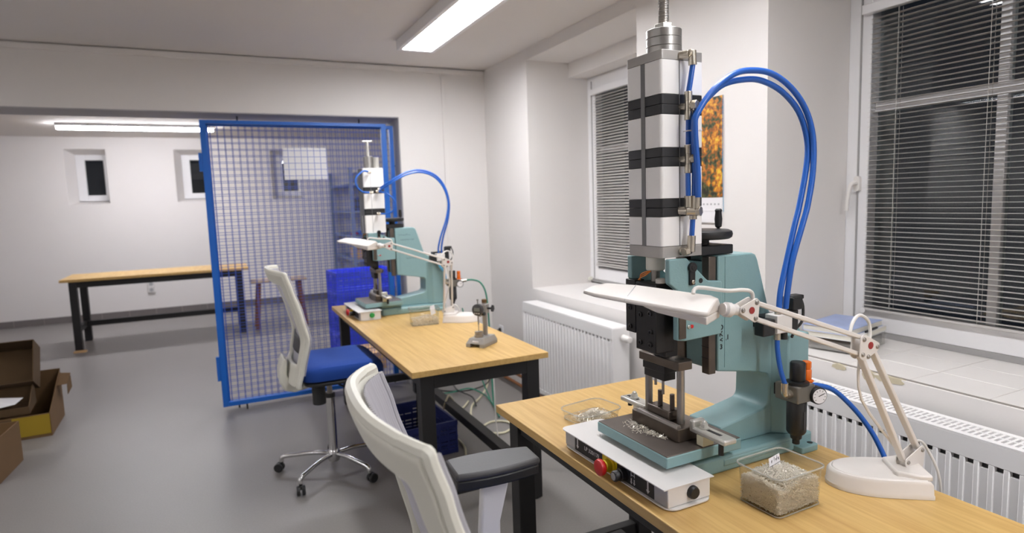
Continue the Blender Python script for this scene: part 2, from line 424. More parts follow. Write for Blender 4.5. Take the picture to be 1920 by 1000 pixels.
MB().tube([(2.586, 1.838, 1.52), (2.565, 1.840, 1.52), (2.556, 1.848, 1.505), (2.553, 1.856, 1.45), (2.556, 1.862, 1.40)], 0.009, 10).build('lever', 'white_plastic', h)
w2 = big_window('window_2', F0, F1, 'white framed night window behind the half closed blind', None, 1.85, x=2.615)
MB().cyl((2.60, 4.03, 0.87), (2.57, 4.03, 0.87), 0.014).build('hinge_cap', 'chair_white', w2)
MB().cyl((2.598, 1.80, 0.958), (2.570, 1.782, 0.955), 0.010).build('hinge_cap', 'frame_white', w1)

def blind(label, y0, y1, x, z0, z1, tilt, cords):
    b = thing('venetian_blind', label, 'blind', (x, (y0 + y1) / 2, z0))
    L = (y1 - y0) / 2
    MB().box(-0.022, 0.016, -L - 0.012, L + 0.035, z1 - z0 + 0.004, z1 - z0 + 0.044).build('head_rail', 'frame_white', b, bevel=0.003)
    MB().box(-0.012, 0.012, -L, L, -0.002, 0.008).build('bottom_rail', 'blind', b, bevel=0.002)
    # slat: shallow curved strip
    wd = 0.0125; n = 6; vs = []; fs = []
    for s in (-1, 1):
        for k in range(n + 1):
            u = -1 + 2 * k / n; vs.append((u * wd, s * L, 0.0016 * (1 - u * u)))
    for s in (-1, 1):
        for k in range(n + 1):
            u = -1 + 2 * k / n; vs.append((u * wd, s * L, 0.0016 * (1 - u * u) - 0.0006))
    q = n + 1
    for k in range(n):
        fs.append((k, k + 1, q + k + 1, q + k)); fs.append((2 * q + k, 3 * q + k, 3 * q + k + 1, 2 * q + k + 1))
    fs += [(0, q, 3 * q, 2 * q), (q - 1, 3 * q - 1, 4 * q - 1, 2 * q - 1)]
    sl = MB().add(vs, fs).build('slat', 'blind', b)
    pitch = 0.0205; cnt = int((z1 - z0 - 0.012) / pitch)
    sl.location = (0, 0, 0.02); sl.rotation_euler = (0, tilt, 0)
    for i in range(1, cnt):
        inst(sl, 'slat', b, (0, 0, 0.02 + i * pitch), (0, tilt, 0))
    for yc in cords:
        for dx in (-0.0135, 0.0135):
            MB().cyl((dx, yc - (y0 + y1) / 2, 0), (dx, yc - (y0 + y1) / 2, z1 - z0), 0.0009, n=5).build('cord', 'cord', b)
    return b
blind('white venetian blind with level open slats before the night window above the tiled sill', 0.37, 1.788, 2.588, 0.960, 2.232, 0.015, (1.665, 1.325, 0.75))
blind('white venetian blind with tilted slats in the niche beside the pillar', 2.85, 3.958, 2.602, 0.978, 2.245, -0.50, (3.86, 3.3))

def small_window(name, xc, label):
    w = sempty(name, label); Y = 10.48
    fa, fb, f0, f1 = xc - 0.24, xc + 0.24, 1.62, 2.37
    a, b, z0_, z1_ = xc - 0.155, xc + 0.215, 1.655, 2.31
    vs = [(fa, 10.2495, f0), (fb, 10.2495, f0), (fb, 10.2495, f1), (fa, 10.2495, f1), (a, Y, z0_), (b, Y, z0_), (b, Y, z1_), (a, Y, z1_)]
    vs += [(fa, 10.2495 + 0.001, f0), (fb, 10.2495 + 0.001, f0), (fb, 10.2495 + 0.001, f1), (fa, 10.2495 + 0.001, f1), (fa, Y, f0), (fb, Y, f0), (fb, Y, f1), (fa, Y, f1)]
    MB().add(vs, [(0, 1, 5, 4), (1, 2, 6, 5), (2, 3, 7, 6), (3, 0, 4, 7), (4, 5, 13, 12), (5, 6, 14, 13), (6, 7, 15, 14), (7, 4, 12, 15)]).build('reveal', 'wall', w)
    m = MB()
    for (x0, x1, z0, z1) in ((a, a + 0.11, z0_, z1_), (b - 0.04, b, z0_, z1_), (a + 0.11, b - 0.04, z0_, z0_ + 0.09), (a + 0.11, b - 0.04, z1_ - 0.075, z1_)):
        m.box(x0, x1, Y, Y + 0.06, z0, z1)
    m.build('window_frame', 'frame_white', w, bevel=0.005)
    MB().box(a + 0.11, b - 0.04, Y + 0.03, Y + 0.034, z0_ + 0.09, z1_ - 0.075).build('pane', 'window_glass', w)
    MB().box(a + 0.012, b - 0.012, Y - 0.03, Y, z0_ + 0.012, z0_ + 0.024).build('window_sill', 'frame_white', w)
small_window('window_3', -1.545, 'small high window left of the others on the end wall')
small_window('window_4', -0.235, 'small high window between the two others on the end wall')
small_window('window_5', 1.065, 'small high window behind the blue mesh panels')

# ---- ceiling lamps
def ceiling_lamp(label, x0, x1, y0, y1, group=None, em='tube_near'):
    l = thing('ceiling_lamp', label, 'lamp', ((x0 + x1) / 2, (y0 + y1) / 2, CEIL), group=group)
    a, b = (x1 - x0) / 2, (y1 - y0) / 2
    m = MB(); t = 0.03
    m.box(-a, -a + t, -b, b, -0.064, 0).box(a - t, a, -b, b, -0.064, 0).box(-a + t, a - t, -b, -b + t, -0.064, 0).box(-a + t, a - t, b - t, b, -0.064, 0).box(-a + t, a - t, -b + t, b - t, -0.02, 0)
    m.build('housing', 'frame_white', l, bevel=0.003)
    MB().box(-a + t, a - t, -b + t, b - t, -0.058, -0.052).build('diffuser', em, l)
    return l
ceiling_lamp('long white ceiling lamp with a lit diffuser ending near the back wall', 1.165, 1.425, 2.72, 4.12, em='tube_back')
ceiling_lamp('long white ceiling lamp with a lit diffuser above the sill-side workbench', 1.165, 1.425, 0.72, 2.12, em='tube_mid')
ceiling_lamp('long white ceiling lamp with a lit diffuser behind the sill-side workbench', 1.165, 1.425, -1.28, 0.12)
ceiling_lamp('long white ceiling lamp with a lit diffuser by the rear wall', 1.165, 1.425, -3.28, -1.88)
for k, q in enumerate(('back wall', 'middle of the room', 'rear wall')):
    ceiling_lamp('lit ceiling lamp in the row by the left wall, nearest the ' + q, -3.40, -3.14, 3.3 - 2.0 * k, 4.7 - 2.0 * k)
def tube_lamp(label, x0, x1, y):
    l = thing('tube_lamp', label, 'lamp', ((x0 + x1) / 2, y, 2.535)); a = (x1 - x0) / 2
    MB().box(-a, a, -0.07, 0.07, -0.035, 0).build('housing', 'frame_white', l, bevel=0.004)
    for s in (-0.5, 0.0, 0.5):
        MB().box(s - 0.015, s + 0.015, -0.075, -0.068, -0.035, -0.015).build('clip', 'alu', l)
    MB().prism(rrect(-0.04, 0.04, -0.066, -0.035, 0.014), 'x', -a + 0.01, a - 0.01).build('diffuser', 'tube_far', l)
    return l
tube_lamp('long lit tube lamp under the ceiling of the back room', -1.57, 0.07, 8.75)
tube_lamp('added unseen tube lamp brightening the back room above the stacked blue crates', 0.55, 2.05, 6.3)  # unseen lamp, added to brighten the back room behind the gate
# ================================================================== radiators and pipes
def radiator(label, y0, y1, grille, knob):
    r = thing('radiator', label, 'radiator', (1.95, (y0 + y1) / 2, 0.15)); L = (y1 - y0) / 2; H = 0.608
    m = MB(); m.box(0, 0.016, -L, L, H - 0.062, H)                      # header
    m.box(0.0052, 0.013, -L, L, 0.0, H - 0.078)                         # groove floor, open at its top end
    m.box(0, 0.016, -L, L, 0.0, 0.03)
    p = 0.0385; n = int((2 * L - 0.02) / p); s0 = -(n * p) / 2
    for i in range(n + 1):
        y = s0 + i * p
        m.prism([(0, y - 0.0070), (0, y + 0.0070), (0.0130, y + 0.0105), (0.0130, y - 0.0105)], 'z', 0.03, H - 0.062)
    m.build('front_panel', 'radiator', r, bevel=0.0015, seg=1)
    for s in (-1, 1):
        MB().box(0.0, 0.115, s * (L + 0.002) - 0.003, s * (L + 0.002) + 0.003, 0.0, H + 0.002).build('side_panel', 'radiator', r, bevel=0.002)
    MB().box(0.098, 0.115, -L, L, 0, H - 0.06).build('rear_panel', 'radiator', r)
    MB().box(0.03, 0.085, -L + 0.02, L - 0.02, 0.02, H - 0.06).build('convector', 'radiator_dark', r)
    if grille:
        MB().box(0.0, 0.022, -L, L, H, H + 0.006).box(0.095, 0.117, -L, L, H, H + 0.006).box(0.055, 0.062, -L, L, H, H + 0.0055).build('grille_rail', 'radiator', r)
        g = MB().box(0.02, 0.097, -0.0042, 0.0042, H - 0.006, H + 0.005).build('grille_bar', 'radiator', r)
        q = 0.0175; n = int(2 * L / q) - 1; g.location.y = -L + q
        for i in range(1, n): inst(g, 'grille_bar', r, (0, -L + q + i * q, 0))
    else:
        MB().box(0.0, 0.117, -L, L, H, H + 0.006).build('top_cover', 'radiator', r, bevel=0.002)
    if knob:
        v = MB().lathe([(0.012, 0), (0.012, 0.012), (0.021, 0.014), (0.022, 0.05), (0.018, 0.056), (0.018, 0.075), (0.012, 0.08)], (0.065, -L - 0.003, H - 0.055), (0, -1, 0)).build('valve_knob', 'white_plastic', r)
    for s in (-1, 1):
        MB().box(0.112, 0.148, s * (L - 0.15) - 0.012, s * (L - 0.15) + 0.012, 0.1, 0.5).build('wall_bracket', 'radiator', r)
    return r
radiator('finely ribbed white radiator with a white valve knob beside the gate-side workbench', 2.83, 3.945, False, True)
radiator('ribbed white radiator with a slotted top grille under the tiled sill', 0.35, 1.74, True, False)
for z, x, nm in ((0.125, 2.055, 'upper copper heating pipe along the foot of the window wall'), (0.055, 2.045, 'lower copper heating pipe along the foot of the window wall')):
    p = thing('heating_pipe', nm, 'pipe', (x, 4.3, z))
    MB().cyl((0, -0.62, 0), (0, 0.52, 0), 0.013, n=12).build('pipe', 'copper', p)
    MB().cyl((0, -0.20, 0), (0, -0.165, 0), 0.021, n=12).build('pipe_clip', 'white_plastic', p)
    MB().box(0, 2.1 - x, -0.195, -0.17, -0.008, 0.008).build('clip_foot', 'white_plastic', p)

# ================================================================== workbenches
def workbench(label, x0, x1, y0, y1, h=0.75, low=True, stretcher=None, name='workbench'):
    t = thing(name, label, 'table', ((x0 + x1) / 2, (y0 + y1) / 2, 0)); a, b = (x1 - x0) / 2, (y1 - y0) / 2
    MB().box(-a, a, -b, b, h - 0.028, h).build('tabletop', 'beech', t, bevel=0.002)
    lx, ly, lw = a - 0.075, b - 0.055, 0.033
    for sx in (-1, 1):
        for sy in (-1, 1):
            MB().box(sx * lx - lw, sx * lx + lw, sy * ly - lw, sy * ly + lw, 0.008, h - 0.029).build('leg', 'black_frame', t, bevel=0.002)
            MB().cyl((sx * lx, sy * ly, 0), (sx * lx, sy * ly, 0.010), 0.026, n=14).build('foot', 'black_plastic', t)
    for sx in (-1, 1):
        MB().box(sx * lx - 0.02, sx * lx + 0.02, -ly + lw, ly - lw, h - 0.095, h - 0.030).build('side_rail', 'black_frame', t, bevel=0.002)
    for sy in (-1, 1):
        MB().box(-lx + lw, lx - lw, sy * ly - 0.03, sy * ly + 0.03, h - 0.095, h - 0.030).build('end_rail', 'black_frame', t, bevel=0.002)
        MB().box(-lx + lw, lx - lw, sy * ly - 0.02, sy * ly + 0.02, 0.12, 0.175).build('low_rail', 'black_frame', t, bevel=0.002)
    s = 0.1 if stretcher is None else stretcher
    MB().box(s - 0.025, s + 0.035, -ly + 0.02, ly - 0.02, 0.12, 0.172).build('stretcher', 'black_frame', t, bevel=0.002)
    return t
NT = workbench('beech topped workbench with black steel legs carrying the large four-stage press', 0.877, 1.556, -0.06, 2.022, stretcher=0.12)
FT = workbench('beech topped workbench with black steel legs carrying the press beside the blue gate', 0.731, 1.420, 2.604, 4.692, stretcher=0.235)
def far_desk():
    x0, x1, y0, y1, h = -1.565, 0.315, 8.03, 8.74, 0.79
    t = thing('long_desk', 'long beech topped desk on black legs standing in the back room', 'table', ((x0 + x1) / 2, (y0 + y1) / 2, 0)); a, b = (x1 - x0) / 2, (y1 - y0) / 2
    MB().box(-a, a, -b, b, h - 0.03, h).build('tabletop', 'beech', t, bevel=0.003)
    lx, ly, lw = a - 0.11, b - 0.07, 0.036
    for sx in (-1, 1):
        for sy in (-1, 1): MB().box(sx * lx - lw, sx * lx + lw, sy * ly - lw, sy * ly + lw, 0, h - 0.031).build('leg', 'black_frame', t)
        MB().box(sx * lx - 0.02, sx * lx + 0.02, -ly + lw, ly - lw, h - 0.10, h - 0.032).build('end_rail', 'black_frame', t)
        MB().box(sx * lx - 0.02, sx * lx + 0.02, -ly + lw, ly - lw, 0.19, 0.25).build('low_rail', 'black_frame', t)
    for sy in (-1, 1): MB().box(-lx + lw, lx - lw, sy * ly - 0.02, sy * ly + 0.02, h - 0.10, h - 0.032).build('side_rail', 'black_frame', t)
    MB().box(-lx + 0.02, lx - 0.02, ly - 0.14, ly - 0.08, 0.19, 0.25).build('stretcher', 'black_frame', t)
far_desk()
tag(MB().prism(rrect(-1.49, -1.37, 7.93, 8.02, 0.02), 'z', 0, 0.012).build('wood_offcut', 'plywood'), 'small pale wood offcut on the floor by a leg of the long desk', 'wood scrap')

# ================================================================== presses
def screw(parent, o, d, r=0.006, m='black_steel'):
    o = Vector(o); d = Vector(d)
    return MB().lathe([(r, 0), (r, 0.003), (r * 0.75, 0.004), (r * 0.5, 0.004), (r * 0.5, 0.002)], o, d, 12).build('screw', m, parent)
def press(label, loc, rz, far=False):
    P = thing('bench_press', label, 'press', loc, rz)
    # --- base casting and C frame
    MB().box(0.0, 0.452, -0.112, 0.112, 0.0, 0.046).build('base', 'teal', P, bevel=0.007)
    for sy in (-1, 1):
        fl = MB().prism(rrect(0.374, 0.442, min(sy * 0.100, sy * 0.141), max(sy * 0.100, sy * 0.141), 0.006), 'z', 0.0, 0.020).build('foot_flange', 'teal', P, bevel=0.003)
        MB().cyl((0.426, sy * 0.124, 0.0195), (0.426, sy * 0.124, 0.0208), 0.008).build('bolt_hole', 'black_steel', fl)
    MB().box(0.10, 0.36, -0.1145, -0.105, 0.016, 0.038).build('weld_bead', 'teal', P, bevel=0.006)
    poly = [(0.128, 0.581), (0.128, 0.263), (0.165, 0.257), (0.25, 0.243)]
    for k in range(7):
        a = math.radians(80 - 80 * k / 6); poly.append((0.306 + 0.022 * math.cos(a), 0.208 + 0.022 * math.sin(a)))
    for k in range(7):
        a = math.radians(0 - 80 * k / 6); poly.append((0.302 + 0.024 * math.cos(a), 0.150 + 0.024 * math.sin(a)))
    poly += [(0.220, 0.112), (0.140, 0.1005), (0.0, 0.0985) if False else (0.139, 0.0462), (0.455, 0.0462), (0.455, 0.340), (0.448, 0.350), (0.42, 0.357), (0.375, 0.368), (0.345, 0.385), (0.325, 0.410), (0.317, 0.432), (0.276, 0.560), (0.268, 0.575), (0.254, 0.581)]
    MB().prism(poly, 'y', -0.063, 0.063).build('c_frame', 'teal', P, bevel=0.004)
    MB().prism([(0.333, -0.0625), (0.370, -0.094), (0.4545, -0.094), (0.4545, 0.094), (0.370, 0.094), (0.333, 0.0625)], 'z', 0.0462, 0.338).build('column_back', 'teal', P, bevel=0.005)
    MB().box(0.0, 0.1385, -0.094, 0.094, 0.0462, 0.0688).build('plate_seat', 'teal', P, bevel=0.003)
    MB().box(0.148, 0.152, -0.0626, -0.0605, 0.285, 0.582).build('weld_seam', 'teal', P)
    # --- slide ways
    MB().box(0.092, 0.1165, -0.062, -0.036, 0.272, 0.585).build('slide_way', 'steel_worn', P, bevel=0.002)
    MB().box(0.092, 0.1165, 0.030, 0.064, 0.290, 0.585).build('slide_way', 'steel_worn', P, bevel=0.002)
    for zz in (0.315, 0.345, 0.372):
        MB().box(0.0912, 0.0925, -0.062, -0.036, zz, zz + 0.0012).build('oil_groove', 'black_steel', P)
    MB().box(0.098, 0.1165, -0.034, 0.028, 0.29, 0.57).build('slide_back', 'teal', P)
    # --- handwheel on top
    MB().box(0.072, 0.190, -0.050, 0.050, 0.5872, 0.612).build('top_block', 'black_plastic', P, bevel=0.003)
    hw = MB().lathe([(0.020, 0), (0.020, 0.012), (0.030, 0.016), (0.072, 0.016), (0.078, 0.020), (0.080, 0.028), (0.078, 0.036), (0.070, 0.040), (0.0, 0.040)], (0.125, 0, 0.6122), (0, 0, 1), 32).build('handwheel', 'black_plastic', P)
    MB().lathe([(0.004, 0), (0.004, 0.006), (0.009, 0.010), (0.0105, 0.03), (0.0085, 0.048), (0.010, 0.054), (0.007, 0.058)], (0.184, -0.002, 0.648), (0, 0, 1), 14).build('crank_knob', 'black_plastic', hw)
    # --- head (carriage) with two cheek plates
    cheek = [(-0.058, 0.590), (-0.002, 0.590), (0.058, 0.536), (0.070, 0.527), (0.115, 0.523), (0.115, 0.384), (-0.006, 0.380), (-0.033, 0.3845), (-0.033, 0.512), (-0.058, 0.530)]
    if far: cheek = [(x, min(z, 0.561)) for (x, z) in cheek]
    nc = MB().prism(cheek, 'y', -0.084, -0.0665).build('head_cheek', 'teal', P, bevel=0.003)
    MB().prism(cheek, 'y', 0.0665, 0.084).build('head_cheek', 'teal', P, bevel=0.003)
    MB().box(0.012, 0.090, -0.066, 0.066, 0.392, 0.520).build('head_block', 'teal', P, bevel=0.003)
    MB().box(-0.030, -0.008, -0.0880, -0.0842, 0.388, 0.470).build('gib_strip', 'steel_worn', P, bevel=0.001)
    MB().cyl((0.012, -0.084, 0.566), (0.012, -0.092, 0.566), 0.0125, n=20).cyl((0.012, -0.092, 0.566), (0.012, -0.0935, 0.566), 0.006, n=12).box(0.003, 0.020, -0.090, -0.084, 0.522, 0.566).build('eccentric_lever', 'black_steel', P, bevel=0.001)
    screw(P, (0.0115, -0.090, 0.530), (0, -1, 0), 0.0055, 'nickel')
    MB().cyl((0.043, -0.0835, 0.530), (0.043, -0.0846, 0.530), 0.0065).build('pin_hole', 'black_steel', P)
    screw(P, (0.003, -0.084, 0.416), (0, -1, 0), 0.0048, 'zinc')
    MB().cyl((0.013, -0.084, 0.416), (0.013, -0.0862, 0.416), 0.0048).build('red_plug', 'red', P)
    # --- ram
    ram = MB().box(-0.066, -0.004, -0.040, 0.040, 0.345, 0.525).build('ram', 'black_steel', P, bevel=0.003)
    MB().box(-0.030, 0.010, -0.036, 0.032, 0.330, 0.392).build('ram_nose', 'black_steel', P, bevel=0.002)
    MB().box(-0.066, -0.034, 0.042, 0.082, 0.386, 0.528).build('gib_plate', 'black_steel', P, bevel=0.002)
    for (y, z) in ((0.018, 0.44), (-0.022, 0.40), (-0.020, 0.448), (0.02, 0.366), (-0.02, 0.366), (0.062, 0.402), (0.062, 0.452)):
        screw(P, (-0.066, y, z), (-1, 0, 0), 0.0068)
    # --- tooling
    tp = MB().prism([(-0.030, -0.088), (0.016, -0.088), (0.026, -0.076), (0.026, 0.076), (-0.030, 0.076)], 'z', 0.303, 0.3285).build('die_top_plate', 'steel_worn', P, bevel=0.002)
    for (x, y, r) in ((0.000, -0.058, 0.013), (-0.008, -0.028, 0.006), (0.005, 0.05, 0.012), (-0.012, 0.066, 0.006)):
        MB().cyl((x, y, 0.3284), (x, y, 0.3292), r).build('hole', 'black_steel', tp)
    MB().cyl((-0.006, 0.01, 0.3285), (-0.006, 0.01, 0.338), 0.02).build('ram_stud', 'black_steel', P)
    MB().box(-0.028, 0.016, -0.030, 0.062, 0.280, 0.302).box(-0.026, 0.014, -0.026, 0.058, 0.256, 0.280).build('punch_block', 'black_steel', P, bevel=0.0015)
    for y in (-0.062, 0.070):
        MB().cyl((0.0, y, 0.135), (0.0, y, 0.303), 0.0105, n=18).build('guide_post', 'steel', P)
    for (x, y, z0, z1, r) in ((0.004, 0.045, 0.222, 0.258, 0.004), (-0.004, 0.004, 0.205, 0.258, 0.004)):
        MB().cyl((x, y, z0), (x, y, z1), r, n=10).build('punch', 'steel', P)
    for (x, y, z1) in ((-0.004, 0.016, 0.215), (0.002, -0.026, 0.212)):
        MB().cyl((x, y, 0.150), (x, y, z1), 0.0068, n=14).build('stop_pin', 'steel_worn', P)
    MB().prism(rrect(-0.042, 0.034, -0.098, 0.098, 0.006), 'z', 0.1005, 0.136).build('die_shoe', 'steel_worn', P, bevel=0.002)
    MB().prism([(-0.042, 0.136), (-0.026, 0.136), (-0.029, 0.1455), (-0.040, 0.1455)], 'y', -0.094, 0.075).build('guide_strip', 'steel', P, bevel=0.0008)
    MB().box(-0.022, 0.024, -0.038, 0.052, 0.136, 0.166).build('die_block', 'steel_worn', P, bevel=0.003)
    for s in (-1, 1):
        y0, y1 = (-0.212, -0.092) if s < 0 else (0.102, 0.212)
        MBc = MB().box(0.002, 0.044, y0, y1, 0.128, 0.142).box(0.002, 0.044, *((-0.104, -0.088) if s < 0 else (0.098, 0.114)), 0.128, 0.160 if s < 0 else 0.142).build('clamp', 'zinc', P, bevel=0.004)
        ys = (-0.180, -0.118) if s < 0 else (0.150, 0.200)
        MB().box(0.018, 0.028, ys[0], ys[1], 0.1418, 0.1426).build('slot', 'black_steel', MBc)
        yb = -0.122 if s < 0 else 0.168
        MB().cyl((0.023, yb, 0.1422), (0.023, yb, 0.146), 0.013, n=18).cyl((0.023, yb, 0.146), (0.023, yb, 0.155), 0.0105, n=6).lathe([(0.0075, 0), (0.0065, 0.006), (0.003, 0.009)], (0.023, yb, 0.155), (0, 0, 1), 12).build('clamp_nut', 'zinc', MBc)
        yo = -0.180 if s < 0 else 0.190
        MB().cyl((0.023, yo, 0.092 if s < 0 else 0.114), (0.023, yo, 0.128), 0.007, n=10).build('clamp_jack', 'black_steel', MBc)
        yp = -0.125 if s < 0 else 0.140
        MB().box(0.004, 0.042, yp - 0.012, yp + 0.012, 0.1004, 0.128).build('step_block', 'cable_cream' if s < 0 else 'zinc', MBc, bevel=0.002)
    # --- bolster plate
    MB().box(-0.087, 0.166, -0.104, 0.198, 0.0692, 0.098).build('bolster', 'teal', P, bevel=0.003)
    MB().box(-0.0845, 0.1635, -0.1015, 0.1955, 0.0975, 0.1002).build('bolster_top', 'steel_plate', P, bevel=0.0008)
    # --- control box
    B = MB().box(-0.136, -0.004, -0.165, 0.297, 0.007, 0.056).build('control_box', 'panel_white', P, bevel=0.002)
    MB().prism(rrect(-0.152, 0.004, -0.170, 0.302, 0.022, 5, (0, 0, 1, 1)), 'z', 0.056, 0.0585).build('box_lid', 'panel_white', B)
    MB().prism(rrect(-0.142, 0.0, -0.176, 0.304, 0.03, 5), 'z', 0.003, 0.0062).build('box_foot_plate', 'panel_white', B)
    for x in (-0.12, -0.02):
        for y in (-0.14, 0.27): MB().cyl((x, y, 0), (x, y, 0.0035), 0.008, n=10).build('rubber_foot', 'black_plastic', B)
    MB().box(-0.1366, -0.1358, -0.163, 0.295, 0.008, 0.0545).build('front_plate', 'panel_grey', B)
    MB().box(-0.1372, -0.1364, -0.115, 0.243, 0.0085, 0.0545).build('label_strip', 'label_black', B)
    MB().box(-0.1376, -0.137, 0.035, 0.102, 0.0085, 0.0545).build('emergency_plate', 'yellow', B)
    if not far:
        F = lambda y, z: frame_M((-0.1374, y, z), (0, -1, 0), (0, 0, 1))
        text_part('LP 320/17E', 0.0165, F(0.155, 0.030), 'label_white', B)
        text_part('\u2193\u2193', 0.018, F(-0.044, 0.018), 'label_white', B) if False else None
        def arrow(y, z0, z1, wd):
            MB().prism([(y - wd * .3, z1), (y + wd * .3, z1), (y + wd * .3, z0 + wd), (y + wd * .75, z0 + wd), (y, z0), (y - wd * .75, z0 + wd), (y - wd * .3, z0 + wd)], 'x', -0.1378, -0.1371).build('arrow_mark', 'label_white', B)
        arrow(0.228, 0.016, 0.048, 0.008); arrow(-0.092, 0.014, 0.046, 0.009); arrow(-0.026, 0.012, 0.028, 0.006); arrow(-0.038, 0.012, 0.028, 0.006)
        MB().box(-0.1378, -0.1371, -0.040, -0.024, 0.036, 0.0375).box(-0.1378, -0.1371, -0.026, -0.0245, 0.032, 0.044).box(-0.1378, -0.1371, -0.0395, -0.038, 0.032, 0.044).build('symbol_mark', 'label_white', B)
    eb = MB().lathe([(0.024, 0), (0.024, 0.004), (0.017, 0.006), (0.016, 0.022)], (-0.137, 0.065, 0.029), (-1, 0, 0), 20).build('button_collar', 'yellow', B)
    MB().lathe([(0.012, 0), (0.012, 0.004), (0.021, 0.006), (0.023, 0.012), (0.021, 0.018), (0.012, 0.022), (0, 0.023)], (-0.159, 0.065, 0.029), (-1, 0, 0), 24).build('emergency_button', 'red', eb)
    kn = MB().lathe([(0.017, 0), (0.017, 0.014), (0.0135, 0.016), (0.0145, 0.03), (0.012, 0.034)], (-0.137, 0.006, 0.027), (-1, 0, 0), 20).build('selector_knob', 'black_plastic', B)
    MB().lathe([(0.0105, 0), (0.009, 0.0012)], (-0.1708, 0.006, 0.027), (-1, 0, 0), 18).build('key_lock', 'alu', kn)
    MB().lathe([(0.0165, 0), (0.0165, 0.005), (0.015, 0.010), (0.013, 0.012)], (-0.062, -0.165, 0.032), (0, -1, 0), 20).build('push_button', 'green' if far else 'black_plastic', B)
    # --- pneumatic cylinder
    W = 0.0668
    if not far:
        secs = [('a', 0.592, 0.621), ('w', 0.621, 0.694), ('b', 0.694, 0.7165), ('b', 0.7165, 0.739), ('w', 0.739, 0.817), ('b', 0.817, 0.840), ('b', 0.840, 0.863), ('w', 0.863, 0.942), ('b', 0.942, 0.966), ('b', 0.966, 0.990), ('w', 0.990, 1.071), ('a', 1.071, 1.094)]
    else:
        secs = [('w', 0.592, 0.706), ('b', 0.706, 0.727), ('b', 0.727, 0.748), ('w', 0.748, 0.844), ('b', 0.844, 0.865), ('b', 0.865, 0.886), ('w', 0.886, 1.007)]
    zc = -0.030 if far else 0.0
    secs = [(k_, a_ + zc, b_ + zc) for (k_, a_, b_) in secs]
    top = secs[-1][2]
    nm = {'a': ('end_cap', 'alu_cap'), 'w': ('cylinder_barrel', 'cyl_white'), 'b': ('stage_flange', 'cyl_black')}
    for kind, z0, z1 in secs:
        MB().prism(rrect(-W, W, -W, W, 0.008, 4), 'z', z0 + 0.0004, z1 - 0.0004).build(nm[kind][0], nm[kind][1], P, bevel=0.0008)
    MB().box(-W - 0.0012, -W + 0.001, -0.0075, 0.0075, secs[0][2], secs[-1][1] - 0.001 if not far else top).build('sensor_slot', 'cyl_slot', P)
    if not far:
        MB().box(-0.011, -0.0085, -W - 0.0008, -W + 0.001, 0.621, 1.071).build('barrel_seam', 'cyl_slot', P)
    else:
        MB().box(-W - 0.0014, -W + 0.001, -W + 0.008, -0.01, 0.564, 0.975).box(-W - 0.0014, -W + 0.001, 0.01, W - 0.008, 0.564, 0.975).build('side_panel', 'cyl_grey', P)  # grey panels over the left face of the barrel only
        MB().box(-0.02, -0.018, -W - 0.0008, -W + 0.001, 0.564, 0.975).build('barrel_seam', 'cyl_slot', P)
    if not far:
        m = MB()
        for k in range(3):
            z = top + k * 0.021
            m.lathe([(0.0425, 0), (0.044, 0.001), (0.044, 0.0195), (0.0425, 0.021)], (0, 0, z), (0, 0, 1), 32)
        n0 = m.build('adjusting_nut', 'alu', P)
        MB().cyl((0.028, -0.0335, top + 0.008), (0.029, -0.0345, top + 0.008), 0.003, n=10).build('spanner_hole', 'black_steel', n0)
        MB().cyl((0, 0, top + 0.063), (0, 0, top + 0.078), 0.0245, n=6).build('lock_nut', 'zinc', P, bevel=0.002)
        m = MB(); prof = []
        for k in range(44):
            z = k * 0.004; prof += [(0.0135, z), (0.0122, z + 0.002)]
        MB().lathe(prof, (0, 0, top + 0.07), (0, 0, 1), 16).build('threaded_rod', 'steel', P)
    else:
        MB().lathe([(0.03, 0), (0.03, 0.03), (0.028, 0.032), (0.03, 0.034), (0.03, 0.075), (0.02, 0.08)], (-0.01, 0.0, top), (0, 0, 1), 20).build('adjusting_nut', 'alu', P)
        MB().cyl((0.035, -0.02, top), (0.035, -0.02, top + 0.07), 0.018, n=14).build('guide_sleeve', 'zinc', P)
        MB().cyl((-0.01, 0, top + 0.08), (-0.01, 0, top + 0.17), 0.009, n=12).build('threaded_rod', 'zinc', P)
        MB().cyl((-0.04, 0, top + 0.174), (0.02, 0, top + 0.174), 0.006, n=10).build('tee_handle', 'zinc', P)
    MB().lathe([(0.022, 0), (0.0245, 0.003), (0.0245, 0.036), (0.023, 0.0385)], (-0.022, 0.012, 0.5235 if far else 0.5535), (0, 0, 1), 20).build('rod_collar', 'chair_white', P)
    MB().cyl((-0.022, 0.012, 0.525), (-0.022, 0.012, 0.554), 0.012, n=14).build('piston_rod', 'steel', P)
    MB().lathe([(0.013, 0), (0.013, 0.01), (0.009, 0.012)], (-0.040, -0.03, 0.5255), (0, 0, 1), 14).build('rod_washer', 'white_plastic', P)
    for k in range(3):
        dx = 0.004 * k
        MB().tube([(-0.064, 0.03 - dx, 0.530), (-0.070, 0.012, 0.538 + dx), (-0.066, -0.004, 0.546 + dx), (-0.056, -0.012, 0.556)], 0.0013, 6).build('signal_wire', 'wire_orange', P)
    # --- valve block on the frame side
    vx, vy, vz = 0.320, -0.090, 0.395
    V = MB().box(vx - 0.030, vx + 0.028, vy - 0.020, vy + 0.022, vz - 0.030, vz + 0.020).build('valve_block', 'panel_white', P, bevel=0.002)
    MB().box(vx - 0.076, vx - 0.0305, vy - 0.014, vy + 0.018, vz - 0.034, vz + 0.010).build('valve_end', 'black_plastic', V, bevel=0.003)
    MB().box(vx + 0.0285, vx + 0.062, vy - 0.012, vy + 0.02, vz - 0.030, vz + 0.026).build('valve_end', 'black_plastic', V, bevel=0.003)
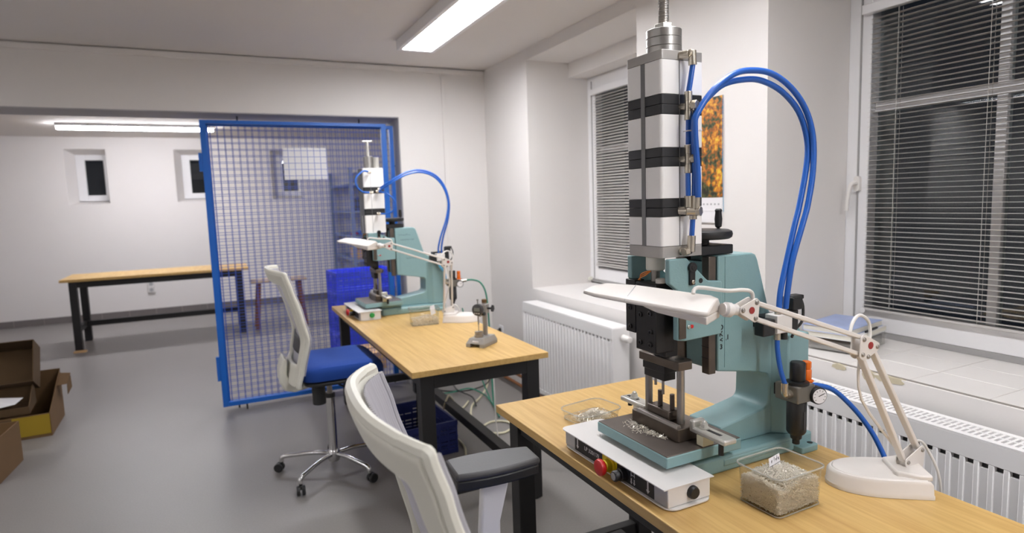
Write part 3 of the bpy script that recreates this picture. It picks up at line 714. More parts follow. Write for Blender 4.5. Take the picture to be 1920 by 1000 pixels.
    co = MB().box(vx + 0.036, vx + 0.074, vy - 0.016, vy + 0.022, vz + 0.0265, vz + 0.062).box(vx + 0.040, vx + 0.084, vy - 0.012, vy + 0.018, vz + 0.054, vz + 0.066).build('solenoid_coil', 'black_plastic', V, bevel=0.003)
    MB().tube([(vx + 0.082, vy, vz + 0.056), (vx + 0.094, vy, vz + 0.03), (vx + 0.092, vy, vz - 0.01), (vx + 0.078, vy + 0.01, vz - 0.035), (vx + 0.075, vy + 0.02, vz - 0.06)], 0.004, 8).build('coil_cable', 'cable_black', co)
    for dx in (-0.0105, 0.0125):
        MB().cyl((vx + dx, vy - 0.004, vz + 0.020), (vx + dx, vy - 0.004, vz + 0.036), 0.0092, n=14).cyl((vx + dx, vy - 0.004, vz + 0.036), (vx + dx, vy - 0.004, vz + 0.039), 0.0105, n=14).build('push_fitting', 'nickel', V)
    MB().cyl((vx - 0.012, vy - 0.004, vz - 0.030), (vx - 0.012, vy - 0.004, vz - 0.050), 0.0095, n=14).build('push_fitting', 'nickel', V)
    MB().cyl((vx + 0.014, vy - 0.004, vz - 0.030), (vx + 0.014, vy - 0.004, vz - 0.052), 0.010, n=14).build('silencer', 'black_plastic', V)
    # --- filter regulator
    rx, ry = 0.360, -0.118
    R = MB().box(rx - 0.028, rx + 0.042, ry - 0.026, ry + 0.050, 0.170, 0.218).build('regulator_body', 'regulator_grey', P, bevel=0.004)
    MB().lathe([(0.024, 0), (0.026, 0.003), (0.026, 0.085), (0.022, 0.092), (0.016, 0.096), (0.015, 0.106), (0.010, 0.110), (0.010, 0.122)], (rx, ry, 0.170), (0, 0, -1), 22).build('filter_bowl', 'black_plastic', R)
    MB().box(rx - 0.004, rx + 0.004, ry - 0.0275, ry - 0.0255, 0.095, 0.145).build('sight_glass', 'dark_grey_plastic', R)
    MB().lathe([(0.030, 0), (0.030, 0.007), (0.019, 0.010), (0.0205, 0.014), (0.0205, 0.058), (0.018, 0.062)], (rx + 0.002, ry, 0.218), (0, 0, 1), 22).build('regulator_knob', 'black_plastic', R)
    MB().lathe([(0.020, 0), (0.020, 0.004), (0.013, 0.006), (0.0145, 0.010), (0.0145, 0.032), (0.012, 0.036), (0.0135, 0.040), (0.0135, 0.056), (0.011, 0.058)], (rx + 0.052, ry + 0.012, 0.214), (0, 0, 1), 8).build('lubricator_knob', 'orange', R)
    gd = Vector((-0.287, -0.958, 0)); go = Vector((rx + 0.048, ry - 0.014, 0.187))
    G = MB().lathe([(0.022, 0), (0.024, 0.003), (0.024, 0.026), (0.0225, 0.028)], go, gd, 26).build('pressure_gauge', 'black_plastic', R)
    MB().lathe([(0.0205, 0), (0.0205, 0.0008)], go + gd * 0.0282, gd, 26).build('gauge_dial', 'paper', G)
    side = Vector((0.958, -0.287, 0))
    for k in range(9):
        a = math.radians(-40 + k * 32.5); dd = side * math.cos(a) + Vector((0, 0, 1)) * math.sin(a); c = go + gd * 0.0293
        MB().bar(c + dd * 0.014, c + dd * 0.018, 0.0012, 0.0006, gd).build('gauge_mark', 'ink', G)
    MB().bar(go + gd * 0.0297 - side * 0.004, go + gd * 0.0297 + side * 0.012 + Vector((0, 0, 0.006)), 0.0016, 0.0006, gd).build('gauge_needle', 'ink', G)
    MB().cyl((rx - 0.028, ry, 0.195), (rx - 0.044, ry, 0.195), 0.012, n=12).tube([(rx - 0.038, ry, 0.195), (rx - 0.046, ry, 0.198), (rx - 0.048, ry, 0.208), (rx - 0.048, ry, 0.228)], 0.0095, 12).build('elbow_fitting', 'nickel', R)
    MB().cyl((rx + 0.042, ry + 0.02, 0.200), (rx + 0.062, ry + 0.02, 0.198), 0.010, n=14).build('push_fitting', 'nickel', R)
    MB().box(rx - 0.02, rx + 0.03, ry + 0.050, -0.0585, 0.178, 0.210).build('mount_bracket', 'black_steel', R)
    tz = vz - 0.050
    q0, q1 = (0.128, 0.160) if far else (0, 0)
    MB().tube([(vx - 0.012 + q0, vy - 0.004, tz + 0.006 - q0 * 0.15), (vx - 0.014 + q0, vy - 0.008, tz - 0.03), (rx - 0.053 + q1, ry + 0.01, 0.262), (rx - 0.048 + q1, ry, 0.226 - q1 * 0.05)], 0.0068, 10).build('air_hose', 'hose_cyan' if far else 'hose_blue', P)
    vm_ = 0.405 if far else 0.29
    MB().box(vm_ - 0.03, vm_ + 0.045, -0.103, -0.0625, 0.372, 0.405).build('valve_mount', 'black_steel', P)
    K = 1.0275
    keep = {'base', 'foot_flange', 'weld_bead', 'c_frame', 'column_back', 'plate_seat', 'clamp', 'valve_mount'}
    shift = {'valve_block', 'regulator_body', 'air_hose', 'bolster', 'bolster_top', 'control_box'}
    tool = {'die_top_plate', 'ram_stud', 'punch_block', 'guide_post', 'punch', 'stop_pin', 'die_shoe', 'guide_strip', 'die_block'}
    for o in P.children_recursive:
        top = o
        while top.parent != P: top = top.parent
        nm_ = top.name.split('.')[0]
        if nm_ in keep: continue
        for v in o.data.vertices:
            c = v.co
            if nm_ in shift:
                c.x -= 0.029; c.y -= 0.035
                if far and nm_ == 'valve_block': c.x += 0.128; c.z -= 0.020
                if far and nm_ == 'regulator_body': c.x += 0.160; c.z -= 0.008
            elif nm_ in tool:
                c.x += 0.010; c.y += 0.014
                if c.z > 0.136: c.z = 0.136 + (c.z - 0.136) * 0.910
            else: c.x *= K; c.y *= K; c.z = K * c.z - 0.0206
    return P
NP = press('teal bench press with a four-stage banded air cylinder on the sill-side workbench', (1.077, 1.310, 0.75), math.radians(1.0))
FP = press('teal bench press with a three-stage air cylinder beside the blue gate', (0.955, 4.16, 0.75), math.radians(1.0), far=True)
# handwriting on the four-stage press
for t, z, x in (('D', 0.392, 0.128), ('K', 0.374, 0.127), ('<', 0.357, 0.128), ('3', 0.338, 0.128), (',1', 0.362, 0.150)):
    text_part(t, 0.019, frame_M((x + 0.012, -0.0634, z - 0.008), (1, 0, 0.05), (0, 0, 1)), 'ink', NP, 'marker_writing', bold=0.0005)
rs = random.Random(5)
for (x0, x1, z, h) in ((0.135, 0.215, 0.533, 0.009), (0.150, 0.238, 0.500, 0.009), (0.185, 0.262, 0.372, 0.010)):
    m = MB(); x = x0
    while x < x1:
        d = rs.uniform(0.004, 0.008)
        m.bar((x + 0.012, -0.0634, z + rs.uniform(-h, h) / 2), (x + d + 0.012, -0.0634, z + rs.uniform(-h, h) / 2), 0.0014, 0.0006, (0, -1, 0)); x += d * rs.uniform(0.8, 1.5)
    m.build('marker_scribble', 'ink', FP)
def world_tube(P, pts, r, name, m, n=10, sub=5):
    M = (Matrix.Translation(P.location) @ Matrix.Rotation(P.rotation_euler.z, 4, 'Z')).inverted()
    return MB().tube([M @ Vector(p) for p in pts], r, n, sub).build(name, m, P)
CAM = Vector((0, 0, 1.5))
def kscale(p, k): return CAM + (Vector(p) - CAM) * k
def wcyl(P, segs, name, m, parent=None):
    if P == NP: segs = [(kscale(a, 1.0275), kscale(c, 1.0275), r, n) for (a, c, r, n) in segs]
    M = (Matrix.Translation(P.location) @ Matrix.Rotation(P.rotation_euler.z, 4, 'Z')).inverted()
    b = MB()
    for (a, c, r, n) in segs: b.cyl(M @ Vector(a), M @ Vector(c), r, n=n)
    return b.build(name, m, parent or P, bevel=0.0008)
hA = [(1.060, 1.165, 1.490), (1.058, 1.165, 1.554), (1.050, 1.165, 1.655), (1.058, 1.165, 1.690), (1.108, 1.165, 1.747), (1.170, 1.165, 1.786), (1.226, 1.165, 1.799), (1.300, 1.165, 1.796), (1.370, 1.165, 1.765), (1.426, 1.165, 1.712), (1.457, 1.165, 1.641), (1.460, 1.165, 1.550), (1.443, 1.165, 1.461), (1.424, 1.166, 1.404), (1.394, 1.170, 1.312), (1.382, 1.174, 1.230), (1.381, 1.179, 1.180)]
hB = [(1.062, 1.180, 1.490), (1.063, 1.180, 1.555), (1.058, 1.179, 1.656), (1.066, 1.178, 1.692), (1.104, 1.177, 1.732), (1.152, 1.176, 1.764), (1.223, 1.175, 1.779), (1.281, 1.175, 1.778), (1.350, 1.175, 1.755), (1.414, 1.177, 1.708), (1.450, 1.179, 1.642), (1.456, 1.181, 1.574), (1.432, 1.182, 1.461), (1.412, 1.182, 1.399), (1.382, 1.182, 1.297), (1.364, 1.182, 1.229), (1.358, 1.181, 1.180)]
hA = [kscale(p, 1.0275 - 0.0275 * i / (len(hA) - 1)) for i, p in enumerate(hA)]; hB = [kscale(p, 1.0275 - 0.0275 * i / (len(hB) - 1)) for i, p in enumerate(hB)]
world_tube(NP, hA, 0.0078, 'air_hose', 'hose_blue'); world_tube(NP, hB, 0.0078, 'air_hose', 'hose_blue')
for (a, b) in (((1.062, 1.186, 1.806), (1.050, 1.187, 1.742)), ((1.050, 1.187, 1.680), (1.049, 1.187, 1.618)), ((1.048, 1.187, 1.553), (1.049, 1.187, 1.492)), ((1.063, 1.186, 1.448), (1.058, 1.186, 1.388))):
    a = kscale(a, 1.0275); b = kscale(b, 1.0275)
    world_tube(NP, [a, ((a[0] + b[0]) / 2 - 0.001, a[1] - 0.001, (a[2] + b[2]) / 2), b], 0.0068, 'air_hose', 'hose_blue')
wcyl(NP, [((1.044, 1.210, 1.832), (1.052, 1.186, 1.832), 0.0105, 12), ((1.052, 1.186, 1.834), (1.060, 1.186, 1.832), 0.010, 12), ((1.060, 1.186, 1.840), (1.062, 1.186, 1.806), 0.0105, 14)], 'elbow_fitting', 'nickel')
for z in (1.710, 1.583):
    wcyl(NP, [((1.049, 1.187, z + 0.034), (1.049, 1.187, z + 0.012), 0.0098, 14), ((1.049, 1.187, z + 0.013), (1.049, 1.187, z - 0.013), 0.0088, 12), ((1.049, 1.187, z - 0.012), (1.049, 1.187, z - 0.034), 0.0098, 14), ((1.044, 1.210, z), (1.054, 1.176, z), 0.0085, 12), ((1.054, 1.178, z), (1.058, 1.166, z), 0.0125, 6)], 'tee_fitting', 'nickel')
wcyl(NP, [((1.049, 1.187, 1.494), (1.049, 1.187, 1.466), 0.010, 14), ((1.062, 1.174, 1.494), (1.062, 1.176, 1.462), 0.0115, 14), ((1.040, 1.210, 1.458), (1.056, 1.180, 1.458), 0.011, 12), ((1.042, 1.188, 1.456), (1.066, 1.174, 1.456), 0.0115, 12), ((1.062, 1.178, 1.456), (1.068, 1.164, 1.456), 0.013, 6), ((1.062, 1.186, 1.456), (1.063, 1.186, 1.436), 0.0095, 12)], 'tee_fitting', 'nickel')
wcyl(NP, [((1.058, 1.186, 1.396), (1.056, 1.186, 1.356), 0.0105, 14), ((1.056, 1.186, 1.360), (1.044, 1.210, 1.356), 0.0105, 12), ((1.050, 1.190, 1.358), (1.036, 1.190, 1.356), 0.011, 12)], 'elbow_fitting', 'nickel')
wcyl(NP, [((1.040, 1.176, 1.650), (1.072, 1.172, 1.650), 0.0018, 8), ((1.070, 1.172, 1.6505), (1.076, 1.170, 1.6505), 0.003, 6), ((1.040, 1.176, 1.650), (1.041, 1.195, 1.650), 0.0018, 6)], 'cable_tie', 'white_plastic')
def free_hose(label, pts, r, m):
    h = MB().tube(pts, r, 10, 5).build('air_hose', m); return tag(h, label, 'hose')
free_hose('blue air hose arching from the four-stage press regulator down behind the arm lamp', [(1.474, 1.178, 0.950), (1.500, 1.168, 0.948), (1.545, 1.155, 0.932), (1.590, 1.140, 0.892), (1.630, 1.118, 0.838), (1.655, 1.090, 0.775), (1.665, 1.060, 0.690), (1.672, 1.040, 0.5), (1.68, 1.03, 0.2), (1.70, 1.02, 0.03), (1.80, 1.10, 0.010), (1.9, 1.5, 0.010)], 0.0072, 'hose_blue')
# far press hoses
wfar = 'hose_blue'
for pts in ([(0.922, 4.062, 1.706), (0.878, 4.035, 1.710), (0.826, 4.02, 1.663), (0.834, 4.02, 1.609), (0.870, 4.035, 1.578), (0.926, 4.062, 1.573)],
            [(0.974, 4.060, 1.579), (1.029, 4.02, 1.560), (1.072, 4.01, 1.506), (1.058, 4.02, 1.451), (1.015, 4.04, 1.432), (0.976, 4.062, 1.433)],
            [(0.985, 4.06, 1.597), (1.051, 4.02, 1.643), (1.154, 4.02, 1.697), (1.253, 4.02, 1.713), (1.356, 4.02, 1.680), (1.421, 4.02, 1.604), (1.450, 4.02, 1.495), (1.437, 4.02, 1.379), (1.400, 4.025, 1.263), (1.386, 4.031, 1.19), (1.385, 4.033, 1.150)],
            [(0.985, 4.05, 1.585), (1.051, 4.01, 1.63), (1.154, 4.01, 1.682), (1.253, 4.01, 1.698), (1.346, 4.01, 1.668), (1.411, 4.01, 1.594), (1.440, 4.01, 1.490), (1.420, 4.01, 1.379), (1.380, 4.02, 1.263), (1.364, 4.031, 1.19), (1.363, 4.033, 1.150)]):
    world_tube(FP, pts, 0.0062, 'air_hose', 'hose_blue')
for (x, z) in ((0.925, 1.704), (0.930, 1.573), (0.972, 1.579), (0.972, 1.433), (0.985, 1.593)):
    wcyl(FP, [((x, 4.075, z), (x, 4.052, z), 0.010, 12), ((x - 0.012, 4.060, z), (x + 0.012, 4.060, z), 0.0085, 12)], 'elbow_fitting', 'nickel')
free_hose('green air hose drooping from the three-stage press regulator behind the gate-side workbench', [(1.556, 4.022, 0.946), (1.60, 4.01, 0.945), (1.65, 3.99, 0.92), (1.68, 3.97, 0.83), (1.69, 3.96, 0.6), (1.69, 3.95, 0.3), (1.68, 3.9, 0.05), (1.70, 3.8, 0.012), (1.78, 3.6, 0.012)], 0.006, 'hose_green')
wcyl(FP, [((1.518, 4.030, 0.942), (1.555, 4.022, 0.946), 0.011, 12)], 'hose_coupling', 'nickel')
# ================================================================== arm lamps
def arm_lamp(label, loc, flip=False):
    L = thing('arm_lamp', label, 'lamp', loc)
    a = Vector((-0.81, 0.587)); p = Vector((0.587, 0.81))
    def W(s, t):
        q = a * s + p * t
        return (-0.09 - q.x, 0.25 - q.y) if flip else (q.x, q.y)
    out = [W(0, 0), W(0.10, 0)]
    for k in range(1, 16):
        an = -PI / 2 + PI * k / 16; out.append(W(0.10 + 0.122 * math.cos(an), 0.075 + 0.075 * math.sin(an)))
    out += [W(0.10, 0.15), W(0, 0.15)]
    c = W(0.1, 0.075)
    def ring(poly, f): return [(c[0] + (q[0] - c[0]) * f, c[1] + (q[1] - c[1]) * f) for q in poly]
    def loft(levels):
        n = len(out); vs = []; fs = []
        for (f, z) in levels: vs += [(*q, z) for q in ring(out, f)]
        for l in range(len(levels) - 1):
            for i in range(n):
                j = (i + 1) % n; fs.append((l * n + i, l * n + j, (l + 1) * n + j, (l + 1) * n + i))
        fs += [tuple(range(n))[::-1], tuple(range((len(levels) - 1) * n, len(levels) * n))]
        return MB().add(vs, fs)
    loft([(1.0, 0), (1.0, 0.010), (0.985, 0.012), (0.97, 0.036), (0.92, 0.043), (0.90, 0.0435), (0.89, 0.042), (0.86, 0.045)]).build('base', 'lamp_white', L, bevel=0.001)
    hump = [W(-0.0, 0.012), W(0.03, 0.012), W(0.075, 0.03), W(0.075, 0.12), W(0.03, 0.138), W(-0.0, 0.138)]
    b = MB().prism(hump, 'z', 0.040, 0.056).build('base_hump', 'lamp_white', L, bevel=0.005)
    # pivot bracket
    pA, pB = Vector((0.006, 0.084, 0.067)), Vector((0.061, 0.084, 0.088))
    eA, eB = Vector((-0.163, 0.089, 0.360)), Vector((-0.119, 0.089, 0.365))
    uA, uB = Vector((-0.167, 0.089, 0.404)), Vector((-0.170, 0.089, 0.364))
    hA, hB, hR = Vector((-0.478, 0.117, 0.515)), Vector((-0.481, 0.117, 0.481)), Vector((-0.517, 0.119, 0.502))
    fx, fy = (-0.090 - 0.068, 0.250 - 0.168) if flip else (0.0, 0.0)
    pA += Vector((fx, fy, 0)); pB += Vector((fx, fy, 0))
    def plate(pts, y, r, name, parent=L, m='lamp_white', th=0.003):
        # convex plate around points in xz plane
        cx = sum(q[0] for q in pts) / len(pts); cz = sum(q[1] for q in pts) / len(pts)
        P2 = sorted(pts, key=lambda q: math.atan2(q[1] - cz, q[0] - cx)); poly = []
        for i, q in enumerate(P2):
            pr = P2[i - 1]; nx = P2[(i + 1) % len(P2)]
            for w in (pr, nx):
                d = Vector((q[0] - w[0], q[1] - w[1])).normalized()
            n1 = Vector((q[1] - pr[1], -(q[0] - pr[0]))).normalized(); n2 = Vector((nx[1] - q[1], -(nx[0] - q[0]))).normalized()
            for k in range(4):
                nn = (n1 * (1 - k / 3) + n2 * (k / 3)).normalized(); poly.append((q[0] + nn.x * r, q[1] + nn.y * r))
        return MB().prism(poly, 'y', y - th / 2, y + th / 2).build(name, m, parent, bevel=0.0008)
    def bolts(pts, y, parent, m='steel'):
        for (x, z) in pts: MB().lathe([(0.0052, 0), (0.0052, 0.002), (0.0035, 0.0035)], (x, y, z), (0, -1, 0), 12).build('bolt', m, parent)
    for dy in (-0.012, 0.012):
        br = plate([(pA.x, pA.z), (pB.x, pB.z), (0.020 + fx, 0.05), (0.058 + fx, 0.05)], 0.084 + fy + dy, 0.011, 'pivot_bracket')
        if dy < 0: bolts([(pA.x, pA.z), (pB.x, pB.z)], 0.084 + fy + dy - 0.0015, br)
    for (q0, q1) in ((pA, eA), (pB, eB)): MB().bar(q0, q1, 0.010, 0.0165, (0, 1, 0)).build('lower_arm', 'lamp_white', L, bevel=0.002)
    MB().tube([pA + Vector((0, 0.012, 0.02)), (eA + eB) / 2 + Vector((0.01, 0.014, -0.12)), (eA + eB) / 2 + Vector((0, 0.016, -0.01))], 0.0035, 6).build('arm_cable', 'cable_white', L)
    for dy in (-0.011, 0.011):
        ep = plate([(eA.x, eA.z), (eB.x, eB.z + 0.012), (uA.x, uA.z - 0.004), (uB.x, uB.z)], 0.089 + dy, 0.011, 'elbow_plate')
        if dy < 0:
            bolts([(eA.x + 0.012, eA.z - 0.003), (eB.x, eB.z + 0.012), (uA.x, uA.z - 0.004), (uB.x, uB.z)], 0.089 + dy - 0.0015, ep)
            MB().lathe([(0.0085, 0), (0.0085, 0.0015)], ((eA.x + eB.x) / 2 - 0.002, 0.089 + dy - 0.0014, (uA.z + eA.z) / 2 + 0.001), (0, -1, 0), 16).build('red_cap', 'red_dark', ep)
    for (q0, q1) in ((uA, hA), (uB, hB)): MB().bar(q0, q1, 0.010, 0.0165, (0, 1, 0)).build('upper_arm', 'lamp_white', L, bevel=0.002)
    for dy in (-0.011, 0.011):
        hp = plate([(hA.x, hA.z), (hB.x, hB.z), (hR.x, hR.z)], 0.117 + dy, 0.009, 'head_plate')
        if dy < 0:
            bolts([(hA.x, hA.z), (hB.x, hB.z), (hR.x, hR.z)], 0.117 + dy - 0.0015, hp)
            MB().lathe([(0.0075, 0), (0.0075, 0.0015)], (-0.492, 0.117 + dy - 0.0014, 0.4995), (0, -1, 0), 16).build('red_cap', 'red_dark', hp)
    # swivel and head
    R = Vector((-0.574, 0.124, 0.512)); T = Vector((-0.715, 0.368, 0.538))
    sw = MB().cyl(hR + Vector((-0.004, 0, 0)), R + Vector((0.018, 0, -0.006)), 0.012, 0.013, 14).lathe([(0.013, 0), (0.016, 0.004), (0.016, 0.016), (0.012, 0.02)], R + Vector((0.040, -0.004, -0.010)), (-1, 0.1, 0.2), 14).build('swivel', 'white_plastic', L)
    ax = (T - R).normalized(); side = Vector((0.864, 0.504, 0)); up = side.cross(ax).normalized()
    if up.z < 0: up = -up
    def sec(o, wn, wf, h, sk): # cross-section points: near-bottom lip, near-bottom, ridge, far-bottom
        return [o - side * wn - up * 0.012, o - side * wn - up * 0.004, o + side * sk + up * h, o + side * (sk + 0.016) + up * h, o + side * wf - up * 0.002, o + side * wf - up * 0.012]
    st = [(0.0, 0.050, 0.040, 0.016, 0.002), (0.06, 0.056, 0.044, 0.020, 0.004), (0.62, 0.052, 0.042, 0.018, 0.004), (0.88, 0.046, 0.038, 0.012, 0.004), (1.0, 0.030, 0.024, 0.0, 0.0)]
    vs = []; fs = []; n = 6
    for (t, wn, wf, h, sk) in st: vs += sec(R + (T - R) * t * 1.04, wn, wf, h, sk)
    for k in range(len(st) - 1):
        for i in range(n):
            j = (i + 1) % n; fs.append((k * n + i, k * n + j, (k + 1) * n + j, (k + 1) * n + i))
    fs += [tuple(range(n))[::-1], tuple(range((len(st) - 1) * n, len(st) * n))]
    H = MB().add(vs, fs).build('lamp_head', 'lamp_white', L, bevel=0.003)
    mid = R + (T - R) * 0.64
    MB().bar(mid - side * 0.0535 - up * 0.006, mid + side * 0.006 + up * 0.0205, 0.0012, 0.0012).build('seam', 'panel_grey', H)
    MB().add([*(R - side * 0.050 - up * 0.030 + ax * 0.0, R + side * 0.04 - up * 0.030, R + side * 0.042 - up * 0.012 + ax * 0.0, R - side * 0.052 - up * 0.012),
              *(R + ax * 0.11 - side * 0.040 - up * 0.024, R + ax * 0.11 + side * 0.034 - up * 0.024, R + ax * 0.14 + side * 0.042 - up * 0.0125, R + ax * 0.14 - side * 0.052 - up * 0.0125)],
             [(0, 1, 2, 3), (7, 6, 5, 4), (0, 4, 5, 1), (1, 5, 6, 2), (2, 6, 7, 3), (3, 7, 4, 0)]).build('ballast_box', 'lamp_white', H, bevel=0.003)
    MB().tube([R + ax * 0.045 + up * 0.024 - side * 0.015, R + ax * 0.04 + up * 0.036 + side * 0.0, R + Vector((0.03, 0, 0.032)), hA + Vector((-0.03, 0.0, 0.028)), hA + Vector((0.002, 0.004, 0.020)), hA + Vector((0.012, 0.008, -0.004))], 0.0042, 8).build('head_cable', 'cable_white', L)
    e = (eB + uA) / 2
    MB().tube([uA + Vector((-0.012, 0.016, 0.0)), uA + Vector((0.004, 0.02, 0.03)), uA + Vector((0.034, 0.024, 0.044)), uA + Vector((0.064, 0.022, 0.026)), uA + Vector((0.066, 0.018, -0.006)), eB + Vector((0.004, 0.014, 0.012))], 0.004, 8).build('elbow_cable', 'cable_white', L)
    pts = [pB + Vector((0, 0.016, 0.0)), pB + Vector((0.022, 0.01, 0.012)), pB + Vector((0.043, 0.0, -0.01)), pB + Vector((0.052, -0.03, -0.09)), pB + Vector((0.056, -0.03, -0.25)), pB + Vector((0.06, -0.02, -0.5))]
    if flip: pts = pts[:3] + [pB + Vector((0.06, 0.06, -0.05)), pB + Vector((0.065, 0.12, -0.083)), pB + Vector((0.08, 0.20, -0.0835))]
    MB().tube(pts, 0.0035, 8).build('power_cable', 'cable_white', L)
    return L
arm_lamp('white jointed arm lamp standing beside the pin container on the sill-side workbench', (1.499, 0.841, 0.7503))
arm_lamp('white jointed arm lamp standing in front of the three-stage press', (1.398, 3.465, 0.7503), flip=True)

# ================================================================== containers with pins
def pins(name, boxes, n, seed, heap, ln=0.011, r=0.0007, mat_='pin', parent=None):
    # boxes: callable giving a random point ; heap: height function
    rd = random.Random(seed); m = MB()
    for _ in range(n):
        c = Vector(boxes(rd)); d = Vector((rd.uniform(-1, 1), rd.uniform(-1, 1), rd.uniform(-0.45, 0.45))).normalized() * ln * rd.uniform(0.6, 1.1) / 2
        m.cyl(c - d, c + d, r, n=4)
    return m.build(name, mat_, parent, smooth=False)
def container(label, loc, rz, sx, sy, h, flare=0.006, rr=0.014, name='plastic_container'):
    c = thing(name, label, 'container', loc, rz)
    lv = [(0.0, 0.0), (0.0, 0.004), (flare * 0.9, h - 0.006), (flare + 0.004, h - 0.005), (flare + 0.004, h)]
    inn = [(flare - 0.0012, h), (flare * 0.8 - 0.0016, h - 0.008), (-0.0016, 0.006), (-0.004, 0.0025)]
    vs = []; n = None; fs = []
    allv = lv + inn
    for (o, z) in allv:
        ring = rrect(-sx / 2 - o, sx / 2 + o, -sy / 2 - o, sy / 2 + o, rr + max(o, 0), 4); n = len(ring); vs += [(q[0], q[1], z) for q in ring]
    for k in range(len(allv) - 1):
        for i in range(n):
            j = (i + 1) % n; fs.append((k * n + i, k * n + j, (k + 1) * n + j, (k + 1) * n + i))
    fs.append(tuple(range(n))[::-1]); b = (len(allv) - 1) * n; fs.append(tuple(range(b, b + n)))
    MB().add(vs, fs).build('shell', 'clear_plastic', c)
    ring = rrect(-sx / 2 - flare - 0.002, sx / 2 + flare + 0.002, -sy / 2 - flare - 0.002, sy / 2 + flare + 0.002, rr + flare, 5); ring.append(ring[0])
    MB().tube([(q[0], q[1], h) for q in ring], 0.0022, 6, 1).build('rim', 'plastic_rim', c)
    ring = rrect(-sx / 2, sx / 2, -sy / 2, sy / 2, rr, 4); ring.append(ring[0])
    MB().tube([(q[0], q[1], 0.003) for q in ring], 0.0014, 5, 1).build('base_edge', 'plastic_rim', c)
    return c
C1 = container('clear plastic container full of silver pins beside the arm lamp on the sill-side workbench', (1.180, 1.017, 0.7505), math.radians(2), 0.148, 0.118, 0.096)
def heap1(x, y): return 0.066 + 0.012 * math.exp(-((x - 0.01) ** 2 + (y - 0.005) ** 2) / 0.0016) - 0.006 * (x < -0.04)
def b1(rd):
    k = rd.random()
    x = rd.uniform(-0.068, 0.068); y = rd.uniform(-0.053, 0.053)
    if k < 0.40: return (x, y, heap1(x, y) + rd.uniform(-0.004, 0.003))
    z = rd.uniform(0.008, heap1(x, y))
    if k < 0.72: y = -0.0535 + rd.uniform(0, 0.003) + 0.004 * 0
    else: x = -0.0685 + rd.uniform(0, 0.003)
    return (x, y, z)
PN = thing('pin_heap', 'dense heap of small silver pins filling the full clear container', 'pins', (1.180, 1.017, 0.7505), math.radians(2)); PN['kind'] = 'stuff'
core = MB(); nn = 10; vs = []; fs = []
for i in range(nn + 1):
    for j in range(nn + 1):
        x = -0.066 + 0.132 * i / nn; y = -0.051 + 0.102 * j / nn; vs.append((x, y, heap1(x, y) - 0.004))
for i in range(nn):
    for j in range(nn): a = i * (nn + 1) + j; fs.append((a, a + nn + 1, a + nn + 2, a + 1))
core.add(vs, fs); core.box(-0.066, 0.066, -0.051, 0.051, 0.0065, 0.055)
co = core.build('heap_core', 'pin_heap', PN); co['kind'] = 'stuff'
po = pins('pins', b1, 7000, 1, None, 0.011, 0.00085, parent=PN); po['kind'] = 'stuff'
tg = thing('paper_tag', 'small white paper tag with a hand drawn grid stuck in the pins', 'paper tag', (1.195, 1.045, 0.8135), math.radians(14))
pv = []; n = 8
for k in range(n + 1):
    z = 0.034 * k / n; pv.append((z, 0.006 * (k / n) ** 2))
vs = []; fs = []
for s in (-0.026, 0.026):
    for t in (0, 0.0004):
        for (z, b_) in pv: vs.append((s + z * 0.2, b_ + t, z))
q = n + 1
for k in range(n):
    fs += [(k, k + 1, 2 * q + k + 1, 2 * q + k), (q + k, 3 * q + k, 3 * q + k + 1, q + k + 1)]
MB().add(vs, fs).build('paper', 'paper', tg)
for (x0, x1, z0, z1) in ((-0.026, 0.026, 0.016, 0.0168), (-0.002, -0.0012, 0.0, 0.033), (0.0115, 0.0123, 0.0, 0.033)):
    MB().box(x0 + z0 * 0.2, x1 + z0 * 0.2, 0.0002, -0.0004, z0, z1).build('grid_line', 'ink', tg) if x1 - x0 > 0.01 else MB().bar((x0, -0.0004, z0), (x0 + z1 * 0.2, 0.0045, z1), 0.0008, 0.0006, (0, -1, 0)).build('grid_line', 'ink', tg)
for (t, x) in (('F', -0.010), ('V', 0.0105), ('K', 0.0225)):
    text_part(t, 0.009, frame_M((x, 0.0022, 0.025), (1, 0, 0), (0.2, 0.2, 1)), 'ink', tg, 'tag_letter')
# tray behind the press
container('shallow clear tray with a few pins behind the control box of the four-stage press', (1.105, 1.735, 0.7505), math.radians(8), 0.165, 0.125, 0.034, 0.006, 0.03, 'plastic_tray')
def b2(rd):
    while True:
        x, y = rd.gauss(0.0, 0.030), rd.gauss(-0.012, 0.020)
        h = 0.026 * math.exp(-(x / 0.04) ** 2 - ((y + 0.012) / 0.03) ** 2)
        if abs(x) < 0.072 and abs(y) < 0.052: return (x, y, 0.0045 + rd.uniform(0, 1) * h + 0.001)
p2 = pins('tray_pins', b2, 1400, 4, None, 0.011, 0.0008); p2.location = (1.105, 1.735, 0.7505); p2.rotation_euler.z = math.radians(8)
tag(p2, 'loose silver pins lying in the shallow clear tray', 'pins', None, 'stuff')
# loose pins on the bolster
def b3(rd):
    t = rd.random() ** 0.8; w_ = 0.018 * math.sin(PI * min(1, t + 0.12)) + 0.004
    return (1.038 - abs(rd.gauss(0, w_)), 1.415 - 0.150 * t + rd.gauss(0, 0.006), 0.8514 + abs(rd.gauss(0, 0.0025)))
p3 = pins('plate_pins', b3, 260, 9, None, 0.011, 0.0008); tag(p3, 'scatter of loose silver pins on the steel bolster plate of the four-stage press', 'pins', None, 'stuff')
